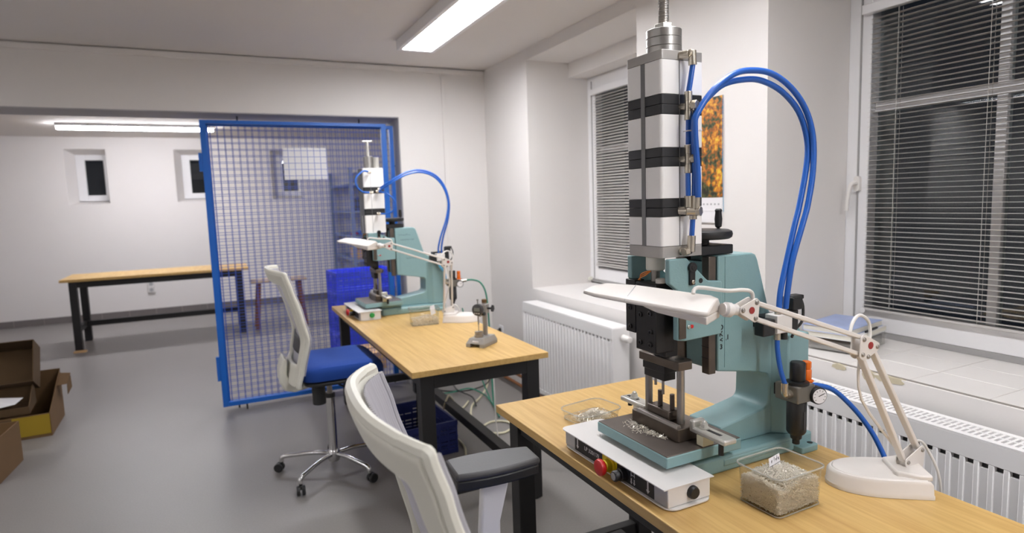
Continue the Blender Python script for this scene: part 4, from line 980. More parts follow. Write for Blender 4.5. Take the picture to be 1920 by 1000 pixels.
# far containers
container('clear plastic container half filled with pins on the gate-side workbench before the three-stage press', (1.118, 3.640, 0.7505), math.radians(-8), 0.165, 0.115, 0.098, 0.006)
def b4(rd):
    x, y = rd.uniform(-0.077, 0.077), rd.uniform(-0.052, 0.052); h = 0.035 + 0.02 * math.exp(-((x - 0.02) ** 2 + y * y) / 0.002)
    if rd.random() < 0.5: y = -0.052
    return (x, y, rd.uniform(0.007, h) if y < -0.05 else h)
p4 = pins('far_container_pins', b4, 900, 12, None, 0.012, 0.0011); p4.location = (1.118, 3.640, 0.7505); p4.rotation_euler.z = math.radians(-8)
tag(p4, 'silver pins half filling the clear container on the gate-side workbench', 'pins', None, 'stuff')
pt = MB().add([(-0.018, 0.0, 0), (0.018, 0.012, 0.004), (0.012, 0.02, 0.058), (-0.020, 0.008, 0.052), (-0.018, 0.0006, 0), (0.018, 0.0126, 0.004), (0.012, 0.0206, 0.058), (-0.020, 0.0086, 0.052)], [(0, 1, 2, 3), (7, 6, 5, 4), (0, 4, 5, 1), (1, 5, 6, 2), (2, 6, 7, 3), (3, 7, 4, 0)]).build('paper_slip', 'paper')
pt.location = (1.172, 3.615, 0.806); tag(pt, 'white paper slip standing in the half filled container on the gate-side workbench', 'paper')
container('empty clear tray behind the three-stage press', (1.13, 4.42, 0.7505), 0, 0.17, 0.12, 0.05, 0.006, 0.02, 'plastic_tray')

# ================================================================== dial gauge stand
def gauge_stand():
    g = thing('dial_gauge_stand', 'grey measuring stand with a digital dial gauge on the gate-side workbench', 'gauge stand', (1.114, 2.928, 0.7503), math.radians(-52))
    # local: x along front edge (0..0.105), y backwards (0..0.145)
    body = MB(); w_, d_ = 0.105, 0.15
    lv = [((0, w_, 0, d_), 0.0), ((0, w_, 0, d_), 0.018), ((0.012, w_ - 0.012, 0.020, d_ - 0.006), 0.044)]
    vs = []
    for (q, z) in lv: vs += [(q[0], q[2], z), (q[1], q[2], z), (q[1], q[3], z), (q[0], q[3], z)]
    # notch in the front: split bottom box into feet
    m = MB(); m.add(vs[4:], [(3, 2, 1, 0), (4, 5, 6, 7), (0, 1, 5, 4), (1, 2, 6, 5), (2, 3, 7, 6), (3, 0, 4, 7)])
    m.box(0, 0.026, 0, d_, 0, 0.018).box(w_ - 0.026, w_, 0, d_, 0, 0.018).box(0.026, w_ - 0.026, 0.03, d_, 0.004, 0.018)
    m.build('base', 'gauge_grey', g, bevel=0.002)
    MB().box(0.036, 0.070, 0.0065, 0.009, 0.0225, 0.0325).build('name_plate', 'paper', g)
    MB().lathe([(0.024, 0), (0.024, 0.012), (0.021, 0.012), (0.021, 0.030), (0.019, 0.031)], (0.050, 0.052, 0.044), (0, 0, 1), 22).build('anvil', 'steel', g)
    MB().cyl((0.052, 0.118, 0.044), (0.052, 0.118, 0.225), 0.013, n=18).build('column', 'steel', g)
    MB().cyl((0.052, 0.118, 0.215), (0.052, 0.118, 0.232), 0.014, n=18).build('column_cap', 'cardboard', g)
    a = MB().box(0.034, 0.070, 0.098, 0.138, 0.158, 0.208).box(0.040, 0.060, 0.060, 0.100, 0.150, 0.176).build('clamp_arm', 'gauge_grey', g, bevel=0.003)
    MB().cyl((0.070, 0.118, 0.186), (0.092, 0.118, 0.186), 0.006, n=10).lathe([(0.006, 0), (0.010, 0.004), (0.020, 0.008), (0.020, 0.012), (0.008, 0.014)], (0.090, 0.118, 0.186), (1, 0, 0), 6).build('clamp_knob', 'black_plastic', a)
    MB().cyl((0.060, 0.078, 0.163), (0.075, 0.078, 0.163), 0.010, n=10).build('lock_screw', 'black_plastic', a)
    d = MB().lathe([(0.028, 0), (0.030, 0.002), (0.030, 0.020), (0.027, 0.022)], (0.050, 0.062, 0.188), (0, -1, 0), 26).build('dial_gauge', 'dark_grey_plastic', g)
    MB().box(0.034, 0.066, 0.0385, 0.0402, 0.181, 0.199).build('display', 'lcd', d)
    for k in range(3): MB().cyl((0.038 + 0.012 * k, 0.040, 0.170), (0.038 + 0.012 * k, 0.038, 0.170), 0.003, n=8).build('button', 'paper', d)
    MB().cyl((0.050, 0.052, 0.110), (0.050, 0.052, 0.160), 0.004, n=10).cyl((0.050, 0.052, 0.077), (0.050, 0.052, 0.110), 0.0022, n=8).cyl((0.050, 0.052, 0.216), (0.050, 0.052, 0.236), 0.0035, n=8).cyl((0.050, 0.052, 0.236), (0.050, 0.052, 0.243), 0.006, n=8).build('spindle', 'steel', d)
gauge_stand()

# ================================================================== chairs
def chair(label, loc, rz, seat_top, arms):
    c = thing('office_chair', label, 'chair', loc, rz)
    S = seat_top
    # five-star base
    hub = MB().lathe([(0.030, 0.060), (0.034, 0.075), (0.034, 0.115), (0.028, 0.125)], (0, 0, 0), (0, 0, 1), 20).build('hub', 'chrome', c)
    for k in range(5):
        a = math.radians(72 * k + 154); dx, dy = math.cos(a), math.sin(a)
        MB().tube([(dx * 0.025, dy * 0.025, 0.100), (dx * 0.12, dy * 0.12, 0.105), (dx * 0.24, dy * 0.24, 0.094), (dx * 0.285, dy * 0.285, 0.088), (dx * 0.300, dy * 0.300, 0.075), (dx * 0.300, dy * 0.300, 0.058)], 0.0125, 10, 4).build('leg', 'chrome', c)
        cs = thing_part('caster', c)
        sw = a + 0.7 * k
        wx, wy = math.cos(sw), math.sin(sw); ox, oy = dx * 0.300 + wx * 0.016, dy * 0.300 + wy * 0.016
        px_, py_ = -wy, wx
        m = MB()
        for s in (-1, 1):
            m.lathe([(0.010, 0), (0.024, 0.001), (0.0255, 0.004), (0.0255, 0.014), (0.022, 0.018)], (ox + px_ * s * 0.004, oy + py_ * s * 0.004, 0.0256), (px_ * s, py_ * s, 0), 18)
        m.build('wheel', 'black_plastic', cs)
        MB().cyl((dx * 0.300, dy * 0.300, 0.030), (dx * 0.300, dy * 0.300, 0.060), 0.009, n=10).box(ox - 0.012, ox + 0.012, oy - 0.006, oy + 0.006, 0.03, 0.048).build('fork', 'black_plastic', cs)
    MB().cyl((0, 0, 0.115), (0, 0, S - 0.22), 0.025, n=18).build('gas_sleeve', 'chrome', c)
    MB().cyl((0, 0, S - 0.22), (0, 0, S - 0.10), 0.015, n=16).build('gas_lift', 'steel', c)
    MB().cyl((0, 0, S - 0.225), (0, 0, S - 0.205), 0.028, n=18).build('sleeve_ring', 'black_plastic', c)
    MB().box(-0.13, 0.12, -0.075, 0.075, S - 0.135, S - 0.098).build('tilt_mechanism', 'black_plastic', c, bevel=0.008)
    MB().cyl((-0.075, -0.13, S - 0.215), (-0.075, -0.13, S - 0.11), 0.035, n=16).build('tension_knob', 'black_plastic', c, bevel=0.004)
    MB().cyl((-0.075, -0.14, S - 0.115), (-0.075, -0.06, S - 0.115), 0.012, n=10).build('knob_shaft', 'black_plastic', c)
    MB().tube([(0.03, -0.07, S - 0.118), (0.03, -0.15, S - 0.118), (0.05, -0.20, S - 0.122)], 0.006, 8).build('lever', 'black_plastic', c)
    # seat
    sx0, sx1, sy = -0.160, 0.272, 0.240
    MB().prism(rrect(sx0 + 0.01, sx1 - 0.01, -sy + 0.01, sy - 0.01, 0.07, 6), 'z', S - 0.098, S - 0.078).build('seat_pan', 'black_plastic', c, bevel=0.006)
    lv = [(0.985, S - 0.078), (1.0, S - 0.062), (1.0, S - 0.035), (0.985, S - 0.020), (0.95, S - 0.008), (0.86, S - 0.001), (0.6, S + 0.003), (0.3, S + 0.002)]
    ring = rrect(sx0, sx1, -sy, sy, 0.085, 8); n = len(ring); cx = (sx0 + sx1) / 2; vs = []; fs = []
    for (f, z) in lv:
        for (x, y) in ring:
            xx = cx + (x - cx) * f; yy = y * f
            drop = -0.030 * max(0, (xx - 0.20) / 0.09) ** 2 if xx > 0.20 else 0
            lift = 0.010 * (abs(yy) / sy) ** 2
            vs.append((xx, yy, z + drop + lift))
    for k in range(len(lv) - 1):
        for i in range(n):
            j = (i + 1) % n; fs.append((k * n + i, k * n + j, (k + 1) * n + j, (k + 1) * n + i))
    fs += [tuple(range(n))[::-1], tuple(range((len(lv) - 1) * n, len(lv) * n))]
    MB().add(vs, fs).build('seat', 'fabric_blue', c)
    # back : surface x(u,v)
    HB = 0.615; zb = S - 0.095
    def prof(v):
        z = v * HB
        key = [(0.0, -0.185), (0.08, -0.165), (0.25, -0.128), (0.40, -0.160), (0.53, -0.196), (0.615, -0.220)]
        for (z0, x0), (z1, x1) in zip(key, key[1:]):
            if z <= z1 + 1e-9:
                t = (z - z0) / (z1 - z0); t = t * t * (3 - 2 * t) * 0.4 + t * 0.6; return x0 + (x1 - x0) * t
        return key[-1][1]
    def surf(u, v, off=0.0):
        hw = 0.200 + 0.038 * math.sin(PI / 2 * min(1, v * 1.1))
        sag = 0.030 + 0.034 * v
        y = u * hw; x = prof(v) - sag * (1 - abs(u) ** 2.5) + off
        z = zb + v * HB - 0.014 * (u * u) * max(0, v - 0.6) / 0.4
        return (x, y, z)
    us = [-1, -0.975, -0.92, -0.86, -0.81, -0.78, -0.5, -0.2, 0.2, 0.5, 0.78, 0.81, 0.86, 0.92, 0.975, 1]
    vsn = [0, 0.02, 0.06, 0.11, 0.15, 0.19, 0.25, 0.32, 0.40, 0.48, 0.56, 0.64, 0.71, 0.755, 0.79, 0.84, 0.89, 0.94, 0.975, 1.0]
    vv = []; ff = []
    for v in vsn:
        for u in us: vv.append(surf(u, v))
    nu = len(us)
    for j in range(len(vsn) - 1):
        for i in range(nu - 1):
            um = (us[i] + us[i + 1]) / 2; vm = (vsn[j] + vsn[j + 1]) / 2
            hole = abs(um) < 0.80 and 0.17 < vm < 0.88
            if not hole: ff.append((j * nu + i, j * nu + i + 1, (j + 1) * nu + i + 1, (j + 1) * nu + i))
    used = sorted({i for f in ff for i in f}); mp = {o: k for k, o in enumerate(used)}
    bf = MB().add([vv[i] for i in used], [tuple(mp[i] for i in f) for f in ff]).build('back_frame', 'chair_white', c)
    bf.data.shade_smooth()
    sm = bf.modifiers.new('solid', 'SOLIDIFY'); sm.thickness = 0.024; sm.offset = 0
    sb = bf.modifiers.new('sub', 'SUBSURF'); sb.levels = 1; sb.render_levels = 2
    # outer rim thickening
    rim = [surf(-1, v, 0.004) for v in vsn] + [surf(u, 1.0, 0.004) for u in us[1:-1]] + [surf(1, v, 0.004) for v in vsn[::-1]]
    MB().tube(rim, 0.012, 8, 3).build('back_rim', 'chair_white', c)
    # mesh panel, corrugated
    NU, NV = 260, 22; vv = []; ff = []
    for j in range(NV + 1):
        v = 0.10 + 0.885 * j / NV
        for i in range(NU + 1):
            u = -0.975 + 1.95 * i / NU; vv.append(surf(u, v, 0.024 + 0.0022 * math.sin(u * 0.23 / 0.0108 * 2 * PI)))
    for j in range(NV):
        for i in range(NU): a = j * (NU + 1) + i; ff.append((a, a + 1, a + NU + 2, a + NU + 1))
    mo = MB().add(vv, ff).build('back_mesh', 'chair_mesh', c); mo.data.shade_smooth()
    MB().tube([surf(-0.965, 0.10 + 0.885 * k / 20, 0.022) for k in range(21)], 0.007, 8, 2).build('mesh_welt', 'chair_mesh', c)
    MB().tube([surf(0.965, 0.10 + 0.885 * k / 20, 0.022) for k in range(21)], 0.007, 8, 2).build('mesh_welt', 'chair_mesh', c)
    # lumbar support
    vv = []; ff = []
    for j in range(5):
        v = 0.27 + 0.14 * j / 4
        for i in range(13): vv.append(surf(-0.8 + 1.6 * i / 12, v, 0.012))
    for j in range(4):
        for i in range(12): a = j * 13 + i; ff.append((a, a + 1, a + 14, a + 13))
    lo = MB().add(vv, ff).build('lumbar_support', 'dark_grey_plastic', c); so = lo.modifiers.new('s', 'SOLIDIFY'); so.thickness = 0.006
    # bracket from back to seat
    xb = prof(0.0) - 0.035
    MB().prism([(xb - 0.016, S + 0.045), (xb - 0.040, S - 0.020), (xb - 0.042, S - 0.085), (xb - 0.020, S - 0.135), (xb + 0.03, S - 0.150), (-0.085, S - 0.134), (-0.085, S - 0.106), (xb + 0.045, S - 0.112), (xb + 0.012, S - 0.095), (xb - 0.004, S - 0.050), (xb + 0.002, S + 0.03)], 'y', -0.075, 0.075).build('back_bracket', 'chair_white', c, bevel=0.008)
    if arms:
        for s in (-1, 1):
            yo = s * 0.272
            MB().prism([(0.010, S - 0.09), (0.060, S - 0.09), (0.062, S + 0.10), (0.090, S + 0.206), (0.022, S + 0.206), (0.012, S + 0.08)], 'y', yo - 0.014, yo + 0.014).build('arm_upright', 'panel_white', c, bevel=0.006)
            MB().box(0.0, 0.065, min(s * 0.20, yo), max(s * 0.20, yo), S - 0.112, S - 0.0985).build('arm_bracket', 'panel_white', c, bevel=0.003)
            pl = []
            for k in range(12):
                t = k / 11; x = -0.050 + 0.206 * t; pl.append((x, yo - (0.036 + 0.020 * math.sin(PI * min(1, t * 0.75 + 0.2)))))
            pl2 = [(x, 2 * yo - y) for (x, y) in pl[::-1]]
            poly = pl + pl2
            MB().prism(poly, 'z', S + 0.230, S + 0.247).build('arm_pad', 'dark_grey_plastic', c, bevel=0.007, seg=3)
            MB().prism([(0.052 + (x - 0.052) * 0.97, yo + (y - yo) * 0.95) for (x, y) in poly], 'z', S + 0.207, S + 0.2305).build('arm_pad_base', 'black_plastic', c, bevel=0.004)
    return c
def thing_part(name, parent):
    o = bpy.data.objects.new(name, None); COL.objects.link(o); o.parent = parent; return o
chair('white mesh backed office chair with a blue seat and no armrests at the gate-side workbench', (0.505, 3.50, 0), 0.0, 0.655, False)
chair('white mesh backed office chair with grey armrests drawn up to the sill-side workbench', (0.466, 1.000, 0), math.radians(-4), 0.655, True)
# ================================================================== mesh gate and fixed panel
def mesh_panel(name, label, x0, x1, z0, z1, y, fw, pitch, shift, low):
    g = thing(name, label, 'gate' if low else 'fence panel', ((x0 + x1) / 2, y, 0)); c = (x0 + x1) / 2; a = (x1 - x0) / 2
    for s in (-1, 1): MB().box(s * a - (fw if s > 0 else 0), s * a + (fw if s < 0 else 0), -0.018, 0.018, z0, z1).build('post', 'gate_blue', g, bevel=0.002)
    for (p, q) in ((z0, z0 + 0.032), (z1 - 0.026, z1)): MB().box(-a + fw, a - fw, -0.018, 0.018, p, q).build('rail', 'gate_blue', g, bevel=0.002)
    r = 0.0017
    vw = MB().cyl((0, r, z0 + 0.02), (0, r, z1 - 0.02), r, n=6).build('vertical_wire', 'wire_blue', g)
    n = int((2 * a - 2 * fw) / pitch); vw.location.x = -a + fw + pitch * shift
    for i in range(1, n):
        x = -a + fw + pitch * (shift + i)
        if x < a - fw: inst(vw, 'vertical_wire', g, (x, 0, 0))
    hw = MB().cyl((-a + fw - 0.01, -r, 0), (a - fw + 0.01, -r, 0), r, n=6).build('horizontal_wire', 'wire_blue', g)
    n = int((z1 - z0 - 0.06) / pitch); hw.location.z = z0 + 0.03 + pitch * shift
    for i in range(1, n + 1):
        z = z0 + 0.03 + pitch * (shift + i)
        if z < z1 - 0.028: inst(hw, 'horizontal_wire', g, (0, 0, z))
    return g
G1 = mesh_panel('mesh_gate', 'blue framed wire mesh gate standing in front of the fixed panel in the opening', -0.052, 1.272, 0.045, 2.125, 4.930, 0.040, 0.0465, 0.55, True)
for (z0, z1) in ((0.245, 0.425), (1.765, 1.895)): MB().box(-0.684, -0.662, -0.022, 0.016, z0, z1).build('latch_plate', 'gate_blue', G1, bevel=0.002)
MB().cyl((-0.50, 0, 0.0), (-0.50, 0, 0.047), 0.006, n=8).build('foot_bolt', 'black_steel', G1)
MB().cyl((0.55, 0, 0.0), (0.55, 0, 0.047), 0.006, n=8).build('foot_bolt', 'black_steel', G1)
G2 = mesh_panel('fixed_mesh_panel', 'blue wire mesh panel bolted into the opening behind the gate', -0.030, 1.345, 0.030, 2.118, 5.000, 0.030, 0.0465, 0.2, False)
for x in (-0.46, 0.42): MB().cyl((x, -0.01, 2.116), (x, -0.01, 2.167), 0.006, n=8).build('ceiling_bolt', 'black_steel', G2)
MB().cyl((0.684, 0, 1.80), (0.698, 0, 1.80), 0.006, n=8).build('wall_bolt', 'black_steel', G2)
for x in (-0.6, 0.6): MB().cyl((x, 0, 0.0), (x, 0, 0.032), 0.006, n=8).build('foot_bolt', 'black_steel', G2)
sh = thing('paper_sheet', 'blank white sheet in a plastic sleeve fixed behind the gate wires', 'sheet', (0.650, 4.962, 1.819))
MB().box(-0.157, 0.157, -0.0012, 0.0012, -0.119, 0.119).build('sleeve', 'sheet', sh)

# ================================================================== crates
def crate(label, loc, rz, sx, sy, h, m, group):
    c = thing('plastic_crate', label, 'crate', loc, rz, group); a, b = sx / 2, sy / 2
    t = 0.012
    MB().box(-a + t, a - t, -b + t, b - t, 0.004, 0.014).build('bottom', m, c)
    for nm, s, ax in (('long_wall', -1, 'y'), ('long_wall', 1, 'y'), ('short_wall', -1, 'x'), ('short_wall', 1, 'x')):
        M = MB(); L = a if ax == 'y' else b; off = (b if ax == 'y' else a) * s
        def bx(u0, u1, z0, z1, d0, d1):
            lo, hi = sorted((off - s * d0, off - s * d1))
            if ax == 'y': M.box(u0, u1, lo, hi, z0, z1)
            else: M.box(lo, hi, u0, u1, z0, z1)
        bx(-L, L, h - 0.030, h - 0.002, 0.0, 0.014); bx(-L, L, 0.0, 0.028, 0.004, 0.016)
        nz = 6; z0 = 0.028; dz = (h - 0.058) / nz
        for k in range(nz): bx(-L + 0.004, L - 0.004, z0 + k * dz + 0.005, z0 + (k + 1) * dz - 0.003, 0.006, 0.011)
        nu = max(4, int(2 * L / 0.055))
        for k in range(nu + 1):
            u = -L + 0.008 + (2 * L - 0.016) * k / nu; bx(u - 0.005, u + 0.005, 0.02, h - 0.02, 0.002, 0.012)
        bx(-0.06, 0.06, h - 0.075, h - 0.03, 0.0, 0.012)
        bx(-L, L, h * 0.5 - 0.005, h * 0.5 + 0.005, 0.003, 0.012)
        M.build(nm, m, c)
    return c
names = ['bottom', 'second from the floor', 'third from the floor', 'topmost']
for k in range(4):
    crate('blue slatted plastic crate, %s of the stack behind the mesh gate' % names[k], (1.300 + 0.004 * (k % 2), 6.400 - 0.003 * k, 0.209 * k), math.radians(4 + (k % 2)), 0.60, 0.40, 0.2085, 'crate_blue', 'stacked blue crates')
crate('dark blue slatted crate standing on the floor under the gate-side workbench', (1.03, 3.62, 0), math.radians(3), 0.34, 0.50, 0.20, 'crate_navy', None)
def open_box(name, label, loc, rz, sx, sy, h, m='cardboard', tilt=0, heights=None, flaps=()):
    c = thing(name, label, 'box', loc, rz); c.rotation_euler.x = tilt; a, b, t = sx / 2, sy / 2, 0.005
    hs = heights or (h, h, h, h)            # front(-y), right(+x), back(+y), left(-x)
    MB().box(-a, a, -b, b, 0, t).build('bottom', m, c)
    MB().box(-a, a, -b, -b + t, t, hs[0]).build('front_wall', m, c)
    MB().box(-a, a, b - t, b, t, hs[2]).build('back_wall', m, c)
    for s, hh in ((1, hs[1]), (-1, hs[3])):
        x0, x1 = (a - t, a) if s > 0 else (-a, -a + t)
        if heights: MB().prism([(-b + t, t), (b - t, t), (b - t, hs[2] - 0.01), (-b + t, hs[0])], 'x', x0, x1).build('side_wall', m, c)
        else: MB().box(x0, x1, -b + t, b - t, t, hh).build('side_wall', m, c)
    for (p, q, r_, s_) in flaps:
        MB().add([p, q, r_, s_] + [tuple(Vector(k) + Vector((0.004, 0.001, 0.003))) for k in (p, q, r_, s_)], [(0, 1, 2, 3), (7, 6, 5, 4), (0, 4, 5, 1), (1, 5, 6, 2), (2, 6, 7, 3), (3, 7, 4, 0)]).build('flap', m, c)
    return c
B2 = open_box('cardboard_box', 'large torn cardboard box with a yellow printed front holding smaller boxes', (-1.45, 5.27, 0), math.radians(2), 0.66, 0.48, 0.36, 'cardboard', 0, (0.16, 0.3, 0.36, 0.3),
              [((0.33, 0.06, 0.27), (0.33, 0.20, 0.33), (0.395, 0.20, 0.32), (0.39, 0.08, 0.27)), ((0.392, 0.06, 0.27), (0.397, 0.17, 0.31), (0.40, 0.17, 0.22), (0.385, 0.09, 0.19))])
MB().box(0.12, 0.325, -0.2425, -0.2402, 0.02, 0.155).build('yellow_print', 'carton_yellow', B2)
MB().box(-0.32, 0.12, -0.2425, -0.2402, 0.02, 0.150).build('dark_print', 'cardboard_dark', B2)
open_box('cardboard_box', 'open brown cardboard box standing upright inside the large torn box', (-1.47, 5.405, 0.405), math.radians(2), 0.50, 0.30, 0.20, 'cardboard_dark', math.radians(62))
Bx = open_box('cardboard_box', 'low open brown box holding a white paper inside the large torn box', (-1.49, 5.165, 0.18), math.radians(2), 0.52, 0.22, 0.16, 'cardboard_dark', math.radians(6), (0.05, 0.1, 0.17, 0.1))
pp = MB().add([(-0.13, -0.06, 0.0), (0.10, -0.05, 0.03), (0.13, 0.03, 0.05), (-0.06, 0.03, 0.075), (-0.13, -0.06, 0.001), (0.10, -0.05, 0.031), (0.13, 0.03, 0.051), (-0.06, 0.03, 0.076)], [(0, 1, 2, 3), (7, 6, 5, 4), (0, 4, 5, 1), (1, 5, 6, 2), (2, 6, 7, 3), (3, 7, 4, 0)]).build('paper', 'paper')
pp.location = (-1.41, 5.15, 0.205); tag(pp, 'crumpled white paper lying in the low brown box', 'paper')
B3 = open_box('cardboard_box', 'pale brown open cardboard box on the floor in front of the large torn box', (-1.45, 4.46, 0), math.radians(-4), 0.52, 0.36, 0.25, 'cardboard', 0, None)
MB().box(-0.24, 0.24, -0.17, 0.15, 0.12, 0.125).build('inner_flap', 'cardboard', B3)
cb = thing('cardboard_box', 'flat closed cardboard box on the floor behind the mesh gate', 'box', (1.16, 5.72, 0), math.radians(3))
MB().box(-0.15, 0.15, -0.2, 0.2, 0, 0.15).build('carton', 'plywood', cb, bevel=0.003); MB().box(-0.15, 0.15, -0.02, 0.02, 0.1502, 0.1506).build('tape', 'cardboard', cb)

# ================================================================== wall things
cal = thing('wall_calendar', 'wall calendar with an autumn forest picture on the pillar', 'calendar', (2.0985, 2.31, 1.36))
MB().box(-0.003, 0.0015, -0.163, 0.155, 0.118, 0.575).build('picture', 'picture', cal)
MB().box(-0.002, 0.0015, -0.163, 0.155, 0.055, 0.116).box(-0.006, 0.0015, -0.160, 0.155, 0.0, 0.053).build('date_page', 'paper', cal)
for k in range(12): MB().box(-0.0026, -0.0019, -0.145 + k * 0.024, -0.135 + k * 0.024, 0.082, 0.090).build('date_mark', 'panel_grey', cal)
MB().tube([(-0.002, -0.163, 0.575), (-0.004, -0.1645, 0.3), (-0.003, -0.172, 0.05)], 0.0012, 5).build('edge_wire', 'hose_cyan', cal)
def socket(label, loc, n, plug=False):
    # n: inward normal axis ('-x' on window wall, '-y' on end wall)
    s = thing('wall_socket', label, 'socket', loc, 0 if n == '-y' else -PI / 2)
    MB().prism(rrect(-0.04, 0.04, -0.04, 0.04, 0.008), 'y', -0.010, 0).build('face_plate', 'frame_white', s, bevel=0.001)
    MB().lathe([(0.022, 0), (0.022, 0.001)], (0, -0.0100, 0), (0, -1, 0), 20).build('outlet', 'panel_grey', s)
    if plug: MB().lathe([(0.020, 0), (0.020, 0.010), (0.008, 0.016), (0.006, 0.05)], (0, -0.0112, 0), (0.2, -1, 0), 16).build('plug', 'black_plastic', s)
socket('white wall socket with a black plug beside the finely ribbed radiator', (2.099, 4.66, 0.41), '-x', True)
d = thing('wall_socket', 'white double socket on the end wall behind the long desk', 'socket', (-0.907, 10.249, 0.41))
for z in (-0.042, 0.042):
    MB().prism(rrect(-0.045, 0.045, z - 0.040, z + 0.040, 0.01), 'y', -0.03, 0).build('face_plate', 'panel_white', d, bevel=0.003)
    MB().lathe([(0.026, 0), (0.026, 0.001)], (0, -0.030, z), (0, -1, 0), 18).build('outlet', 'panel_grey', d)

# ================================================================== books on the tiled sill
rzb = math.radians(14)
bk = thing('storage_tray', 'clear plastic tray under the books on the tiled sill', 'tray', (2.350, 1.700, 0.8415), rzb)
MB().box(-0.145, 0.145, -0.10, 0.10, 0.0, 0.004).box(-0.145, 0.145, -0.10, -0.098, 0.004, 0.055).box(-0.145, 0.145, 0.098, 0.10, 0.004, 0.055).box(-0.145, -0.143, -0.098, 0.098, 0.004, 0.055).box(0.143, 0.145, -0.098, 0.098, 0.004, 0.055).build('shell', 'clear_plastic', bk)
MB().box(-0.135, 0.135, -0.09, 0.09, 0.0045, 0.040).build('contents', 'grey_seal', bk)
def book(label, loc, rz, sx, sy, h, cover):
    b = thing('book', label, 'book', loc, rz)
    MB().box(-sx / 2, sx / 2, -sy / 2, sy / 2, 0, 0.0015).box(-sx / 2, sx / 2, -sy / 2, sy / 2, h - 0.0015, h).box(-sx / 2, sx / 2, sy / 2 - 0.002, sy / 2, 0.0015, h - 0.0015).build('cover', cover, b)
    MB().box(-sx / 2 + 0.003, sx / 2 - 0.003, -sy / 2 + 0.003, sy / 2 - 0.002, 0.0016, h - 0.0016).build('pages', 'pages', b)
book('white covered book beneath the blue one on the tiled sill', (2.350, 1.700, 0.8972), rzb, 0.31, 0.205, 0.022, 'book_white')
book('pale blue covered book on top of the stack on the tiled sill', (2.340, 1.708, 0.9196), math.radians(12), 0.29, 0.195, 0.024, 'book_blue')
pen = thing('ballpoint_pen', 'dark ballpoint pen lying on the edge of the white book', 'pen', (2.37, 1.603, 0.9246), math.radians(14))
MB().cyl((-0.055, 0, 0), (0.055, 0, 0), 0.0045, n=10).build('barrel', 'black_plastic', pen); MB().cyl((0.055, 0, 0), (0.075, 0, 0), 0.004, 0.001, n=10).build('tip', 'steel', pen)

# ================================================================== cables under the gate-side workbench
def cable(label, pts, r, m): tag(MB().tube(pts, r, 8, 6).build('cable', m), label, 'cable')
z = 0.009
cable('cream cable winding over the stretcher and the floor under the gate-side workbench', [(1.98, 4.60, 0.35), (1.93, 4.58, 0.06), (1.86, 4.46, z), (1.71, 4.24, z), (1.59, 4.10, z), (1.50, 3.90, z), (1.476, 3.79, z), (1.447, 3.60, z), (1.56, 3.50, z), (1.67, 3.58, z), (1.66, 3.68, z), (1.58, 3.72, z), (1.50, 3.68, z)], 0.0075, 'cable_cream')
cable('grey beige cable looped over the low stretcher of the gate-side workbench', [(1.60, 4.20, 0.01), (1.48, 4.02, 0.03), (1.40, 3.93, 0.10), (1.345, 3.88, 0.182), (1.312, 3.84, 0.186), (1.262, 3.78, 0.12), (1.255, 3.66, 0.03), (1.27, 3.50, z), (1.26, 3.40, z), (1.22, 3.28, z)], 0.007, 'cable_cream')
cable('black cable curling on the floor under the gate-side workbench', [(1.94, 4.60, 0.12), (1.90, 4.52, 0.025), (1.69, 4.41, 0.022), (1.52, 4.50, 0.02), (1.49, 4.62, 0.02), (1.54, 4.70, 0.02), (1.62, 4.62, 0.03), (1.60, 4.42, 0.034), (1.64, 4.22, 0.03), (1.60, 4.05, 0.02)], 0.006, 'cable_black')
cable('green air line lying on the floor under the gate-side workbench', [(1.44, 4.46, 0.02), (1.56, 4.44, 0.02), (1.676, 4.372, 0.05), (1.74, 4.25, 0.03), (1.732, 4.088, 0.022), (1.69, 3.90, 0.02), (1.65, 3.75, 0.02)], 0.0055, 'hose_green')
cable('green line hanging down to the floor behind the gate-side workbench', [(1.62, 4.30, 0.70), (1.66, 4.26, 0.40), (1.72, 4.20, 0.15), (1.745, 4.12, 0.02), (1.72, 4.02, 0.02)], 0.005, 'hose_green')
cable('thin white cable hanging from the gate-side tabletop to the floor', [(1.475, 3.42, 0.64), (1.475, 3.42, 0.4), (1.472, 3.40, 0.12), (1.46, 3.34, 0.012), (1.40, 3.28, z)], 0.0045, 'cable_white')
cable('thin black cable hanging straight down under the gate-side tabletop', [(1.11, 3.86, 0.65), (1.112, 3.86, 0.45), (1.11, 3.86, 0.25), (1.10, 3.86, 0.012)], 0.004, 'cable_black')
cable('white cable arching over the floor between the two workbenches', [(1.56, 3.22, 0.012), (1.56, 3.10, 0.06), (1.53, 2.96, 0.11), (1.62, 2.86, 0.08), (1.72, 2.78, 0.012)], 0.007, 'cable_white')

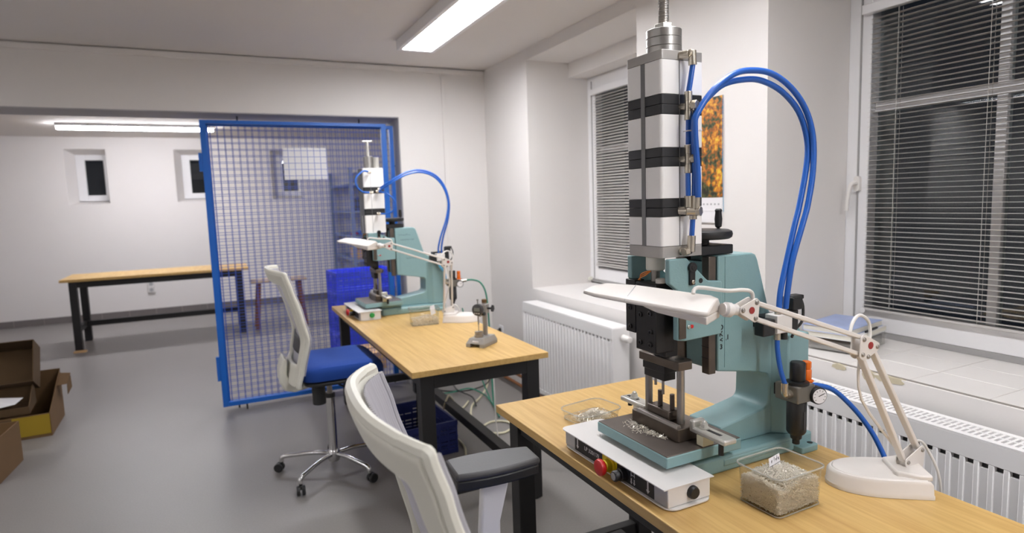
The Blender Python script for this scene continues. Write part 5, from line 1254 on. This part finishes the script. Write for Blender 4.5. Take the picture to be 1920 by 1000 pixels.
# ================================================================== back room: rack and stool
rk = thing('storage_rack', 'blue grey storage rack against the back room wall behind the mesh panels', 'rack', (1.95, 9.4, 0))
for x in (-0.25, 0.25):
    for y in (-0.78, 0.78): MB().box(x - 0.022, x + 0.022, y - 0.022, y + 0.022, 0, 2.0).build('upright', 'rack_grey', rk)
for zz in (0.35, 0.72, 1.05, 1.40, 1.78): MB().box(-0.25, 0.25, -0.8, 0.8, zz - 0.02, zz + 0.01).build('shelf', 'rack_grey', rk)
for (label, x, y, zs, s, m_) in (('grey parts box on the upper shelf of the rack', 1.95, 8.95, 1.79, (0.30, 0.36, 0.14), 'cyl_grey'), ('dark parts box on the rack shelf under the grey one', 1.96, 9.0, 1.41, (0.34, 0.42, 0.17), 'dark_grey_plastic'),
                             ('pale carton on the lower shelf of the rack', 1.95, 9.05, 0.73, (0.36, 0.5, 0.12), 'plywood')):
    b = thing('parts_box', label, 'box', (x, y, zs))
    MB().box(-s[0] / 2, s[0] / 2, -s[1] / 2, s[1] / 2, 0, s[2]).build('body', m_, b, bevel=0.004); MB().box(-s[0] / 2 - 0.006, s[0] / 2 + 0.006, -s[1] / 2 - 0.006, s[1] / 2 + 0.006, s[2], s[2] + 0.012).build('lid', m_, b, bevel=0.003)
dr = thing('hand_drill', 'blue and red hand drill lying on the middle shelf of the rack', 'drill', (1.86, 8.80, 1.06))
MB().cyl((-0.02, -0.06, 0.045), (-0.02, 0.12, 0.045), 0.032, n=14).build('motor_body', 'hose_blue', dr); MB().cyl((-0.02, -0.10, 0.045), (-0.02, -0.06, 0.045), 0.018, n=12).build('chuck', 'black_steel', dr); MB().bar((-0.02, 0.08, 0.03), (-0.14, 0.12, 0.020), 0.03, 0.035).build('grip', 'red_dark', dr)
st = thing('wooden_stool', 'low wooden bench with brown splayed legs behind the mesh gate', 'bench', (0.658, 8.25, 0))
MB().box(-0.325, 0.325, -0.15, 0.15, 0.575, 0.600).build('seat', 'stool_top', st, bevel=0.003)
for sx in (-1, 1):
    for sy in (-1, 1): MB().bar((sx * 0.235, sy * 0.10, 0.575), (sx * 0.285, sy * 0.13, 0.0), 0.05, 0.035, (0, 1, 0)).build('leg', 'wood_brown', st)
    MB().box(sx * 0.235 - 0.02, sx * 0.235 + 0.02, -0.12, 0.12, 0.525, 0.575).build('apron', 'wood_brown', st)

GROUPS = {'ceiling_lamp': 'lit ceiling lamps of the workshop', 'tube_lamp': 'tube lamps of the back room', 'office_chair': 'office chairs at the workbenches', 'workbench': 'beech topped workbenches',
          'bench_press': 'teal bench presses', 'arm_lamp': 'white arm lamps on the workbenches', 'radiator': 'radiators under the windows', 'heating_pipe': 'copper heating pipes',
          'cable': 'cables on the floor', 'cardboard_box': 'cardboard boxes on the floor', 'book': 'books on the tiled sill', 'venetian_blind': 'venetian blinds', 'wall_socket': 'wall sockets',
          'plastic_container': 'clear pin containers', 'plastic_tray': 'clear trays on the workbenches', 'parts_box': 'boxes on the storage rack', 'plastic_crate': 'blue slatted crates'}
for o in list(SC.objects):
    k = o.name.split('.')[0]
    if o.parent is None and k in GROUPS and 'label' in o: o['group'] = GROUPS[k]
